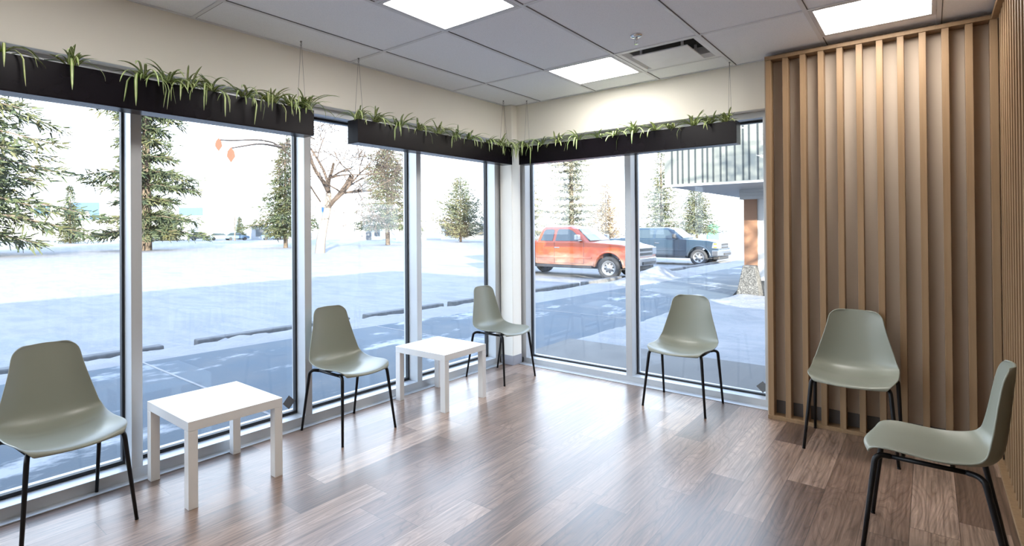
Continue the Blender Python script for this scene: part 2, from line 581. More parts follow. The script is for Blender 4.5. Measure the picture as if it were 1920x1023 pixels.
ceiling_light(0.995, -2.773, 1.604, -2.163, 'square light panel in mid ceiling, nearest to the long planter on the left')

for y1 in (-2.163, -3.993, -5.823):  # unseen panels added behind the camera to brighten the room
    for x0 in (0.995,):
        if y1 != -2.163:
            ceiling_light(x0, y1 - 0.61, x0 + 0.61, y1, 'unseen light panel added to brighten the room, in the ceiling behind the camera')

def air_diffuser():
    x0, x1, y0, y1 = 1.604, 2.215, -0.94, -0.33
    t = empty('air_diffuser', ((x0 + x1) / 2, (y0 + y1) / 2, ZC))
    tag(t, 'white square plaque air diffuser in the ceiling with dark slots', 'air diffuser')
    h = 0.292
    a = 0.235
    f = MB()
    # bevelled cone ring around the throat
    ring = [(h, 0.0), (h - 0.03, 0.002), (a, 0.03)]
    vs, fs = [], []
    for r, z in ring:
        vs += [(-r, -r, z), (r, -r, z), (r, r, z), (-r, r, z)]
    for i in range(2):
        for k in range(4):
            fs.append((i * 4 + k, i * 4 + (k + 1) % 4, (i + 1) * 4 + (k + 1) % 4, (i + 1) * 4 + k))
    f.add(vs, fs)
    f.box((-a - 0.004, -a, 0.03), (-a, a, 0.09)).box((a, -a, 0.03), (a + 0.004, a, 0.09))
    f.box((-a, -a - 0.004, 0.03), (a, -a, 0.09)).box((-a, a, 0.03), (a, a + 0.004, 0.09))
    f.build('frame', M_VENT, t)
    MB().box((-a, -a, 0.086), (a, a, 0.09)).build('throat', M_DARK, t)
    p = MB().box((-0.20, -0.20, -0.018), (0.20, 0.20, -0.008))
    p.build('plaque', M_VENT, t, bevel=0.004)
    for sx, sy in ((-1, -1), (1, -1), (1, 1), (-1, 1)):
        s = MB()
        s.box((sx * 0.15 - 0.008, sy * 0.15 - 0.008, -0.008), (sx * 0.15 + 0.008, sy * 0.15 + 0.008, 0.086))
        s.build('bracket', M_LFRAME, t)
air_diffuser()

def sprinkler():
    t = empty('sprinkler_head', (1.90, -1.221, ZC))
    tag(t, 'small chrome fire sprinkler head in the ceiling near the air diffuser', 'sprinkler')
    MB().lathe([(0.0, 0.003), (0.040, 0.003), (0.041, -0.002), (0.034, -0.010), (0.022, -0.013), (0.0, -0.013)], 28).build('escutcheon', M_CHROME, t, True)
    b = MB().lathe([(0.0, -0.012), (0.010, -0.012), (0.010, -0.026), (0.006, -0.030), (0.0, -0.030)], 16)
    for s in (-1, 1):
        b.tube(curve_pts([(s * 0.008, 0, -0.026), (s * 0.013, 0, -0.038), (s * 0.009, 0, -0.050), (0, 0, -0.056)], 4), 0.0018, 6)
    b.tube([(0, 0, -0.030), (0, 0, -0.052)], 0.0025, 8)
    b.build('frame', M_CHROME, t, True)
    d = MB().lathe([(0.0, -0.055), (0.013, -0.056), (0.014, -0.058), (0.0, -0.058)], 20)
    d.build('deflector', M_CHROME, t)
sprinkler()

# ------------------------------------------------------------------ slatted screens
def slat_screens():
    t = empty('slat_screen', (3.07, -0.14, 0))
    tag(t, 'oak slatted screen standing in front of the beige back wall beside the window', 'slatted screen')
    ox, oy = 3.07, -0.14
    MB().box((2.464 - ox, -0.195 - oy, 0.0), (3.705 - ox, -0.092 - oy, 0.026)).build('bottom_rail', M_SLAT, t, bevel=0.0015)
    MB().box((2.464 - ox, -0.195 - oy, 2.682), (3.700 - ox, -0.092 - oy, 2.708)).build('top_rail', M_SLAT, t, bevel=0.0015)
    proto = None
    for i in range(12):
        x = 2.485 + 0.1093 * i - ox
        if proto is None:
            proto = MB().box((-0.0175, -0.186 - oy, 0.026), (0.0175, -0.098 - oy, 2.682)).build('slat', M_SLAT, t, bevel=0.0015)
            s = proto
        else:
            s = proto.copy(); col.objects.link(s); s.parent = t
        s.location = (x, 0, 0)
    t = empty('slat_screen', (3.74, -2.0, 0))
    tag(t, 'oak slatted screen along the right wall, seen at a shallow angle', 'slatted screen')
    ox, oy = 3.74, -2.0
    MB().box((3.677 - ox, -3.30 - oy, 0.0), (3.772 - ox, -0.197 - oy, 0.026)).build('bottom_rail', M_SLAT, t, bevel=0.0015)
    MB().box((3.677 - ox, -3.30 - oy, 2.682), (3.772 - ox, -0.197 - oy, 2.708)).build('top_rail', M_SLAT, t, bevel=0.0015)
    proto = None
    for i in range(28):
        y = -0.278 - 0.1093 * i - oy
        if proto is None:
            proto = MB().box((3.705 - ox, -0.0175, 0.026), (3.772 - ox, 0.0175, 2.682)).build('slat', M_SLAT, t, bevel=0.0015)
            s = proto
        else:
            s = proto.copy(); col.objects.link(s); s.parent = t
        s.location = (0, y, 0)
slat_screens()

# ------------------------------------------------------------------ chairs
PROF = [  # forward x, height z, half width, curl of the sides, set-back of the corners
    (0.246, 0.434, 0.178, 0.020, 0.052), (0.243, 0.444, 0.200, 0.025, 0.050), (0.224, 0.453, 0.217, 0.029, 0.046), (0.165, 0.459, 0.226, 0.028, 0.030),
    (0.08, 0.456, 0.231, 0.027, 0.012), (0.00, 0.449, 0.233, 0.031, 0.0), (-0.07, 0.445, 0.234, 0.041, 0.0), (-0.130, 0.447, 0.233, 0.053, 0.0),
    (-0.178, 0.464, 0.230, 0.060, 0.0), (-0.209, 0.504, 0.224, 0.060, 0.0), (-0.221, 0.565, 0.210, 0.056, 0.0), (-0.229, 0.635, 0.190, 0.052, 0.0),
    (-0.236, 0.710, 0.169, 0.048, 0.0), (-0.241, 0.765, 0.156, 0.044, 0.0), (-0.2445, 0.804, 0.149, 0.040, 0.0), (-0.2465, 0.828, 0.1415, 0.036, 0.0),
    (-0.248, 0.846, 0.129, 0.031, 0.0), (-0.249, 0.858, 0.111, 0.026, 0.0), (-0.2495, 0.864, 0.088, 0.020, 0.0)]
def shell_mesh():
    cl = curve_pts([(p[0], p[1], 0) for p in PROF], 3)
    hw = curve_pts([(p[2], p[3], p[4]) for p in PROF], 3)
    nu = 17
    b = MB()
    n = len(cl)
    for i in range(n):
        t = (cl[min(i + 1, n - 1)] - cl[max(i - 1, 0)]).normalized()
        nx, nz = t.y, -t.x                     # inner normal: up on the seat, forward on the back
        for j in range(nu):
            u = -1 + 2 * j / (nu - 1)
            u = math.sin(u * PI / 2)
            c = hw[i].y * abs(u) ** (3.2 if i < 18 else 2.5)
            b.v.append((cl[i].x + nx * c - hw[i].z * u * u, hw[i].x * u, cl[i].y + nz * c - 0.009 * u * u * max(0.0, cl[i].y - 0.80) / 0.064))
    for i in range(n - 1):
        for j in range(nu - 1):
            b.f.append((i * nu + j, i * nu + j + 1, (i + 1) * nu + j + 1, (i + 1) * nu + j))
    return b
def make_chair():
    t = empty('chair')
    s = shell_mesh().build('shell', M_SHELL, t, True)
    so = s.modifiers.new('solidify', 'SOLIDIFY'); so.thickness = 0.007; so.offset = -1
    sb = s.modifiers.new('subsurf', 'SUBSURF'); sb.levels = 1; sb.render_levels = 1
    # two side frames: leg, bend, rail, bend, leg
    for sy in (-1, 1):
        for sx in (1, -1):
            top = Vector((0.188, sy * 0.200, 0.435)) if sx > 0 else Vector((-0.152, sy * 0.224, 0.437)); foot = Vector((sx * 0.235, sy * 0.2375, 0.004))
            rail = Vector((top.x - sx * 0.05, sy * 0.180, 0.438))
            d = (foot - top).normalized()
            p = [foot, foot.lerp(top, 0.5), top + d * 0.05] + curve_pts([top + d * 0.03, top + d * 0.010 + (rail - top) * 0.06, top.lerp(rail, 0.40) + Vector((0, 0, 0.003)), rail], 5)
            rr = [0.0085 + 0.0030 * min(1, k / 2) for k in range(len(p))]
            g = MB().tube(p, rr, 12).lathe([(0.0, 0.0), (0.009, 0.0), (0.0095, 0.005), (0.008, 0.01)], 12, Matrix.Translation((foot.x, foot.y, 0)))
            g.build('leg', M_BLACK, t, True)
        MB().tube([(0.143, sy * 0.180, 0.438), (-0.108, sy * 0.180, 0.438)], 0.010, 12).build('side_rail', M_BLACK, t, True)
    for x in (0.10, -0.06):
        MB().tube(curve_pts([(x, -0.178, 0.438), (x, -0.10, 0.428), (x, 0.10, 0.428), (x, 0.178, 0.438)], 4), 0.008, 10).build('cross_rail', M_BLACK, t, True)
    return t
CHAIRS = [
    (0.195, -4.100, 5.0, 'sage plastic chair with its back to the left window, nearest the camera, left of the white table with a diamond decal behind'),
    (0.228, -2.373, 0.0, 'sage plastic chair between the two white side tables by the left window'),
    (0.2425, -0.5285, -3.0, 'sage plastic chair in the window corner in front of the column'),
    (1.8705, -0.267, -90.0, 'sage plastic chair with its back to the back window, facing the room'),
    (2.999, -0.446, -90.0, 'sage plastic chair standing against the oak slats of the back wall'),
    (3.39, -1.645, 179.0, 'sage plastic chair seen from the side, its back to the right slatted wall'),
]
CHAIRS[0] = CHAIRS[0][:3] + ('sage plastic chair at the left edge beside the nearer white side table',)
ch0 = make_chair()
for i, (x, y, a, lab) in enumerate(CHAIRS):
    c = ch0 if i == 0 else copy_tree(ch0)
    c.location = (x, y, 0); c.rotation_euler = (0, 0, math.radians(a))
    tag(c, lab, 'chair', 'sage shell chairs around the waiting room')

# ------------------------------------------------------------------ side tables
def make_table():
    t = empty('side_table')
    h = 0.272
    MB().box((-h, -h, 0.402), (h, h, 0.452)).build('tabletop', M_WHITE, t, bevel=0.0012)
    for sx, sy in ((-1, -1), (1, -1), (1, 1), (-1, 1)):
        a, b = sx * h, sx * (h - 0.05)
        c, d = sy * h, sy * (h - 0.05)
        MB().box((min(a, b), min(c, d), 0.0), (max(a, b), max(c, d), 0.4005)).build('leg', M_WHITE, t, bevel=0.0012)
    return t
t0 = make_table()
t0.location = (0.252, -3.366, 0)
tag(t0, 'square white side table nearest the camera, by the left window', 'side table', 'white side tables by the left window')
t1 = copy_tree(t0)
t1.location = (0.264, -1.415, 0); t1.rotation_euler = (0, 0, math.radians(1.5))
tag(t1, 'square white side table farther away, next to the corner chair', 'side table', 'white side tables by the left window')

# ------------------------------------------------------------------ hanging planters
def planter(name_loc, rz, L, label):
    """box 0.12 deep along local y, open at the top, hung on two inverted-V cables"""
    t = empty('hanging_planter', name_loc, rz)
    tag(t, label, 'planter', 'black hanging planters above the windows')
    hl, hd, z0, z1 = L / 2, 0.061, 0.0, 0.176
    w = 0.006
    b = MB()
    b.box((-hl, -hd, z0), (hl, hd, z0 + w))
    b.box((-hl, -hd, z0 + w), (hl, -hd + w, z1)).box((-hl, hd - w, z0 + w), (hl, hd, z1))
    b.box((-hl, -hd + w, z0 + w), (-hl + w, hd - w, z1)).box((hl - w, -hd + w, z0 + w), (hl, hd - w, z1))
    b.build('box', M_PLANTER, t, bevel=0.001)
    MB().box((-hl + w, -hd + w, z1 - 0.05), (hl - w, hd - w, z1 - 0.03)).build('soil', M_SOIL, t)
    zc = ZC - name_loc[2]
    for s in (-1, 1):
        x = s * (hl - 0.06)
        c = MB()
        for sy in (-1, 1):
            c.tube([(x, sy * (hd - 0.012), z1 + 0.012), (x, sy * 0.006, zc - 0.035)], 0.0011, 6)
        c.tube([(x, -0.006, zc - 0.035), (x, 0, zc - 0.026), (x, 0.006, zc - 0.035)], 0.0013, 6)
        c.build('cable', M_WIRE, t, True)
        k = MB().lathe([(0.0, 0.0), (0.007, 0.0), (0.007, -0.006), (0.0025, -0.010), (0.0025, -0.016)], 10, Matrix.Translation((x, 0, zc)))
        ring = [(x, 0.008 * math.cos(a), zc - 0.022 + 0.008 * math.sin(a)) for a in [i * PI / 6 for i in range(13)]]
        k.tube(ring, 0.0016, 6)
        k.build('ceiling_hook', M_WIRE, t, True)
        for sy in (-1, 1):
            e = MB()
            y = sy * (hd - 0.012)
            e.box((x - 0.004, y - 0.003, z1 - 0.02), (x + 0.004, y + 0.003, z1 + 0.006))
            ring = [(x + 0.007 * math.cos(a), y, z1 + 0.012 + 0.007 * math.sin(a)) for a in [i * PI / 6 for i in range(13)]]
            e.tube(ring, 0.0014, 6)
            e.build('eyelet', M_WIRE, t, True)
    return t
planter((0.139, -3.637, 2.085), math.radians(90), 2.004, 'long black planter hanging over the left window wall, nearest the camera')
planter((0.139, -1.246, 2.085), math.radians(90), 2.004, 'long black planter hanging over the left window wall, ending at the corner')
planter((1.2605, -0.139, 2.085), 0.0, 2.017, 'long black planter hanging in front of the back window')

def spider_plant(loc, rnd, front, n, spread, label, group, tall=0.0):
    """a tuft of arching striped blades; front is the direction over the planter's room-side lip"""
    vs, fs, uvs = [], [], []
    fa = math.atan2(front[1], front[0])
    for k in range(n):
        # most blades lean over the front lip or along the box
        a = fa + rnd.gauss(0, 1.0)
        L = rnd.uniform(0.12, 0.30) * spread
        wmax = rnd.uniform(0.0050, 0.0085)
        up = rnd.uniform(0.25, 1.15) + (tall if rnd.random() < 0.4 else 0)
        droop = rnd.uniform(5.0, 15.0)
        seg = 9
        p = Vector((rnd.uniform(-0.02, 0.02), rnd.uniform(-0.02, 0.02), 0))
        el = math.atan2(up, 1.0) + 0.25
        ds = L / seg
        side = Vector((-math.sin(a), math.cos(a), 0))
        tw = rnd.uniform(-0.5, 0.5)
        base = len(vs)
        for s in range(seg + 1):
            q = s / seg
            w = wmax * (0.55 + 1.1 * q) * (1 - q) ** 0.55 * 1.25 if q < 1 else 0.0003
            d = Vector((math.cos(a) * math.cos(el), math.sin(a) * math.cos(el), math.sin(el)))
            nrm = side.cross(d).normalized()
            sd = (side * math.cos(tw * q) + nrm * math.sin(tw * q))
            fold = nrm * (w * 0.35)
            vs += [p - sd * w + fold, p.copy(), p + sd * w + fold]
            p = p + d * ds
            el -= droop * ds * (1.0 if el > -1.35 else 0.0)
            a += rnd.uniform(-0.05, 0.05)
        for s in range(seg):
            o = base + s * 3
            fs += [(o, o + 1, o + 4, o + 3), (o + 1, o + 2, o + 5, o + 4)]
            uvs += [(0, 0.5, 0.5, 0), (0.5, 1, 1, 0.5)]
    me = bpy.data.meshes.new('spider_plant')
    me.from_pydata(vs, [], fs)
    ul = me.uv_layers.new(name='UVMap')
    i = 0
    for q in uvs:
        for u in q:
            ul.data[i].uv = (u, 0.5); i += 1
    for p in me.polygons:
        p.use_smooth = True
    me.materials.append(M_LEAF)
    o = bpy.data.objects.new('spider_plant', me)
    o.location = loc
    col.objects.link(o)
    tag(o, label, 'plant', group)

ORD = ['first', 'second', 'third', 'fourth', 'fifth', 'sixth', 'seventh', 'eighth', 'ninth', 'tenth', 'eleventh', 'twelfth']
def plants():
    rnd = random.Random(5)
    # along the planter, size, blades
    A = [(-4.33, 1.15, 9, .5), (-4.05, 1.0, 8, .3), (-3.72, 1.05, 9, .1), (-3.60, .85, 8, .2), (-3.47, .95, 12, .5), (-3.34, .9, 10, .4), (-3.13, .95, 12, .2), (-2.95, .95, 14, .4), (-2.80, .85, 12, .3), (-2.675, .95, 12, .9)]
    B = [(-2.225, .85, 11, .9), (-2.05, .8, 14, .1), (-1.79, .8, 14, .2), (-1.57, .75, 12, .3), (-1.31, .8, 14, .8), (-1.10, .7, 10, .1), (-0.90, .8, 11, .2), (-0.62, .8, 12, .2), (-0.40, .8, 12, .2), (-0.275, 1.05, 10, .1)]
    C = [(0.31, 1.15, 12, .2), (0.50, .85, 10, .3), (0.68, .75, 12, .8), (0.90, .75, 11, .7), (1.11, .7, 9, .2), (1.27, .65, 9, .2), (1.44, .85, 12, 1.4), (1.63, .7, 9, .2), (1.77, .6, 9, .3), (1.94, .75, 12, .8), (2.07, .7, 11, .2), (2.185, .7, 11, .1)]
    for k, (y, s, n, tl) in enumerate(A):
        spider_plant((0.165, y, 2.252), rnd, (1, 0), int(n * 2.2), s, '%s variegated spider plant from the photo\'s left in the nearest planter over the left window' % ORD[k], 'spider plants in the nearest left planter', tl)
    for k, (y, s, n, tl) in enumerate(B):
        spider_plant((0.165, y, 2.252), rnd, (1, 0), int(n * 2.2), s, '%s variegated spider plant from the left in the planter that ends at the corner' % ORD[k], 'spider plants in the planter at the corner', tl)
    for k, (x, s, n, tl) in enumerate(C):
        spider_plant((x, -0.165, 2.252), rnd, (0, -1), int(n * 2.2), s, '%s variegated spider plant from the left in the planter at the back window' % ORD[k], 'spider plants in the back window planter', tl)
plants()
# ------------------------------------------------------------------ outdoors
GZ = -0.42          # level of the parking lot
WZ = -0.12          # level of the walks

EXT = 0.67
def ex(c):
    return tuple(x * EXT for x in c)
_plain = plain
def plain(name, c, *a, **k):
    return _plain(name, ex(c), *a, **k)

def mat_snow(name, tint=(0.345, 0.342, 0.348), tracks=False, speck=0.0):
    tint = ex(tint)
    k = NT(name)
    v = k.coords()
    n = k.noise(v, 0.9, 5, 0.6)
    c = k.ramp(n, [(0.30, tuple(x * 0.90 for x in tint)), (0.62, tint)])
    if tracks:
        v2 = k.coords((0.35, 1.0, 1.0))
        t = k.noise(v2, 0.5, 7, 0.66)
        c = k.mix(0.65, c, k.ramp(t, [(0.36, (0.62, 0.69, 0.76)), (0.46, (1, 1, 1)), (0.53, (0.72, 0.78, 0.83)), (0.57, (1, 1, 1)), (0.66, (0.86, 0.89, 0.92))]), 'MULTIPLY')
    if speck:
        vo = k.n('TexVoronoi'); vo.inputs['Scale'].default_value = 16
        k.l(v, vo.inputs['Vector'])
        sp = k.math('LESS_THAN', vo.outputs['Distance'], speck)
        c = k.mix(k.math('MULTIPLY', sp, 0.7), c, (0.25, 0.24, 0.23))
    k.l(c, k.b.inputs['Base Color'])
    k.set(Roughness=0.8, Specular_IOR_Level=0.2)
    k.bump(k.noise(v, 7, 6, 0.65), 0.8, 0.05)
    return k.m
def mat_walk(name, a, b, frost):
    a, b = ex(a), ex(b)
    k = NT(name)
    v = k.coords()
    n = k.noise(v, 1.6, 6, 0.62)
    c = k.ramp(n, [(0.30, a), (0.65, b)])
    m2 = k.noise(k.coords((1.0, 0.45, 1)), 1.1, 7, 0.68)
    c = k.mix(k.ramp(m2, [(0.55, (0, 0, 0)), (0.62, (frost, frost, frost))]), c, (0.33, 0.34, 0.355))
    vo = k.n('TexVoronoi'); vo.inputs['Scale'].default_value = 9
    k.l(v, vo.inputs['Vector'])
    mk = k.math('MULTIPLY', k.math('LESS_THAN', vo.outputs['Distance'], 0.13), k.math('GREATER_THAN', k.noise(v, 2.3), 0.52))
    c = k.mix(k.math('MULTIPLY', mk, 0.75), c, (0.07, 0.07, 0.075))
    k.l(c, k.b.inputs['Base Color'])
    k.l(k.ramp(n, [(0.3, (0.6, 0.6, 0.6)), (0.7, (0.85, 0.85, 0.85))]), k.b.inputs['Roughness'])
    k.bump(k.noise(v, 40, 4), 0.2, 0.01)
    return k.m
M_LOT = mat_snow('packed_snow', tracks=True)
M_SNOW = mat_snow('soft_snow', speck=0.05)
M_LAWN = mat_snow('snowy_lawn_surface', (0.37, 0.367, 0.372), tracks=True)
M_WALK = mat_walk('bluish_concrete', (0.033, 0.058, 0.085), (0.066, 0.102, 0.138), 0.75)  # bluish base colour with pale patches
M_APRON = mat_walk('dry_concrete', (0.105, 0.104, 0.10), (0.14, 0.138, 0.132), 0.15)
M_CURB = plain('grey_curb', (0.13, 0.132, 0.135), 0.8, var=0.25, scale=9)
M_ROOF = plain('roof_membrane', (0.3, 0.3, 0.3), 0.8)
M_BARK = plain('grey_brown_bark', (0.16, 0.125, 0.095), 0.9, var=0.4, scale=5, bump=0.6, bscale=12)
M_BIRCH = plain('pale_bark', (0.24, 0.21, 0.185), 0.85, var=0.22, scale=2.2, bump=0.4, bscale=8)
M_TWIG = plain('pale_twig', (0.085, 0.062, 0.048), 0.85, var=0.3, scale=3)

def mat_needles(name, dark, light, warm, amt=0.45):
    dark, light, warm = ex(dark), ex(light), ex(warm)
    k = NT(name)
    v = k.coords()
    n = k.noise(v, 1.3, 4, 0.6)
    c = k.ramp(n, [(0.30, dark), (0.60, light)])
    n2 = k.noise(v, 0.55, 3, 0.6)
    c = k.mix(k.ramp(n2, [(0.46, (0, 0, 0)), (0.66, (amt, amt, amt))]), c, warm)
    k.l(c, k.b.inputs['Base Color'])
    k.set(Roughness=0.7, Specular_IOR_Level=0.25)
    return k.m
M_SPRUCE = mat_needles('spruce_needles', (0.028, 0.046, 0.034), (0.075, 0.10, 0.05), (0.15, 0.12, 0.045))
M_GLARE_PALED = mat_needles('glare_paled_needles', (0.10, 0.125, 0.105), (0.26, 0.275, 0.215), (0.28, 0.22, 0.13), 0.6)  # lightened base colour stands in for glare and haze over these trees
M_LARCH = mat_needles('larch_twigs', (0.24, 0.18, 0.125), (0.34, 0.27, 0.18), (0.30, 0.23, 0.14), 0.5)
M_PINE = mat_needles('pine_needles', (0.055, 0.08, 0.06), (0.15, 0.17, 0.10), (0.20, 0.17, 0.085), 0.6)

def sheet(poly, z, name, mat, thick=None):
    b = MB().prism(poly, 2, z - (thick or 0.02), z)
    return struct(b.build(name, mat))

EDGE = [(-12, -4.1), (-8, -3.95), (-3.7, -3.72), (0, -3.46), (3.4, -3.04), (5, -2.78), (9, -2.55), (11, -2.38), (20, -2.3), (34, -2.2)]
def edge_x(y):
    for (y0, x0), (y1, x1) in zip(EDGE[:-1], EDGE[1:]):
        if y <= y1:
            t = max(0, (y - y0) / (y1 - y0))
            return x0 + (x1 - x0) * t
    return EDGE[-1][1]

def ground():
    b = MB().box((-420, -150, GZ - 0.3), (300, 520, GZ))
    struct(b.build('ground', M_LOT))
    right = [(-0.30, 34), (-0.30, 10.6), (0.06, 8.45), (-0.235, 6.1), (-0.19, 3.9), (-0.33, 1.88), (-0.33, 0.25), (-0.27, -12)]
    poly = [(x - 0.02, y) for y, x in EDGE] + right
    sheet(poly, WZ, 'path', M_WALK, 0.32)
    # expansion joints
    j = MB()
    for y in (-5.6, -2.39, 1.0, 4.2, 7.6, 11.0, 14.5, 18.0):
        j.box((edge_x(y) - 0.01, y - 0.014, WZ), (-0.30, y + 0.014, WZ + 0.004))
    struct(j.build('trim_4', M_SNOW))
    # concrete apron outside the back window
    a = MB().box((-0.33, 0.26, -0.3), (9.0, 1.88, -0.075))
    struct(a.build('path.001', M_APRON))
    # snowy lawn beyond it
    b = MB()
    nx, ny = 46, 46
    rnd = random.Random(3)
    for i in range(ny + 1):
        y = 1.88 + (8.75 - 1.88) * i / ny
        x0 = -0.33 + 0.12 * min(1, i / 14) if y < 6.5 else -0.21 + 0.27 * (y - 6.5) / 2.2
        for k in range(nx + 1):
            x = x0 + (9.0 - x0) * (k / nx) ** 1.4
            e = min(1.0, k / 2.5, i / 2.0)
            z = -0.115 + 0.075 * e * (0.6 + 0.7 * mnoise.noise((x * 1.3, y * 1.3, 2.0))) + 0.02 * mnoise.noise((x * 5, y * 5, 1))
            b.v.append((x, y, z))
    for i in range(ny):
        for k in range(nx):
            o = i * (nx + 1) + k
            b.f.append((o, o + 1, o + nx + 2, o + nx + 1))
    o = b.build('lawn', M_LAWN, None, True); struct(o)
    # ridge of shovelled snow between walk and curbs
    b = MB()
    ys = [-7 + 0.12 * i for i in range(300)]
    nk = 12
    for y in ys:
        xe = edge_x(y)
        xo = -5.28 + 0.028 * max(0, y + 2)
        xe += 0.10 * mnoise.noise((y * 1.1, 3.3, 0)) + 0.05 * mnoise.noise((y * 4.1, 7.3, 0))
        for k in range(nk + 1):
            t = k / nk
            x = xe + (xo - xe) * t
            h = math.sin(PI * min(1, t * 1.02)) ** 0.7
            top = 0.075 + 0.07 * mnoise.noise((y * 0.9, t * 2.0, 5.0)) + 0.07 * mnoise.noise((x * 4, y * 4, 1.0))
            z0 = (WZ - 0.03) + (GZ + 0.02 - WZ + 0.03) * (t ** 1.3)
            b.v.append((x, y, z0 + h * top * (1.25 - 0.55 * t)))
    for i in range(len(ys) - 1):
        for k in range(nk):
            o = i * (nk + 1) + k
            b.f.append((o + 1, o, o + nk + 1, o + nk + 2))
    o = b.build('snow_bank', M_SNOW, None, True)
    tag(o, 'low ridge of dirty shovelled snow along the outer edge of the walk', 'snow', kind='stuff')
    # pile of cleared snow by the red truck's bumper
    b = MB()
    n = 34
    for i in range(n + 1):
        for k in range(n + 1):
            u, w = -1 + 2 * i / n, -1 + 2 * k / n
            r = math.sqrt(u * u + w * w)
            h = max(0.0, 1 - r) ** 0.8
            x = -3.35 + u * 1.45; y = 13.35 + w * 1.25
            b.v.append((x, y, GZ + 0.02 + h * 0.55 + 0.06 * min(1, h * 5) * mnoise.noise((x * 2, y * 2, 4))))
    for i in range(n):
        for k in range(n):
            o = i * (n + 1) + k
            b.f.append((o, o + n + 1, o + n + 2, o + 1))
    o = b.build('snow_pile', M_SNOW, None, True)
    tag(o, 'heap of cleared snow in front of the red pickup bumper', 'snow', kind='stuff')
ground()

def curbs():
    spans = [(-4.55, -1.60, 'first parking curb out on the lot, behind the chair at the left edge'),
             (-1.12, 1.75, 'long parking curb beyond the nearer side table, after the gap'),
             (2.15, 4.35, 'parking curb half buried in snow behind the chair between the tables'),
             (4.62, 7.0, 'snowed-in parking curb beyond the farther side table'),
             (7.75, 10.40, 'parking curb seen through the back window before the red truck'),
             (10.72, 13.30, 'parking curb under the front wheel of the red pickup'),
             (16.55, 19.05, 'parking curb just past the snow pile, left of the blue truck wheel'),
             (19.32, 22.05, 'parking curb at the front wheel of the dark blue pickup'),
             (22.35, 25.6, 'farthest parking curb, running on past the dark blue pickup bumper')]
    for y0, y1, lab in spans:
        xm = -5.12 + 0.029 * ((y0 + y1) / 2 + 2)
        L = (y1 - y0) / 2
        b = MB().prism([(-0.10, 0.0), (0.10, 0.0), (0.08, 0.19), (-0.08, 0.19)], 1, -L, L)
        o = b.build('parking_curb', M_CURB, bevel=0.02, loc=(xm, (y0 + y1) / 2, GZ))
        o.rotation_euler = (0, 0, math.radians(-1.6))
        tag(o, lab, 'parking curb', 'parking curbs along the lot')
curbs()

# own building above and behind the room: unseen bulk, sized to block the low sun
def own_building():
    b = MB().box((-0.42, -17.0, ZC + 0.13), (8.5, 0.42, 3.28))
    b.box((3.96, YB - 0.16, GZ), (8.5, 0.32, ZC + 0.13)).box((-0.30, -17.0, GZ), (8.5, YB - 0.16, ZC + 0.13))
    b.box((-0.30, YB - 0.16, GZ), (3.96, 0.26, -0.10))
    struct(b.build('roof', M_ROOF))
own_building()

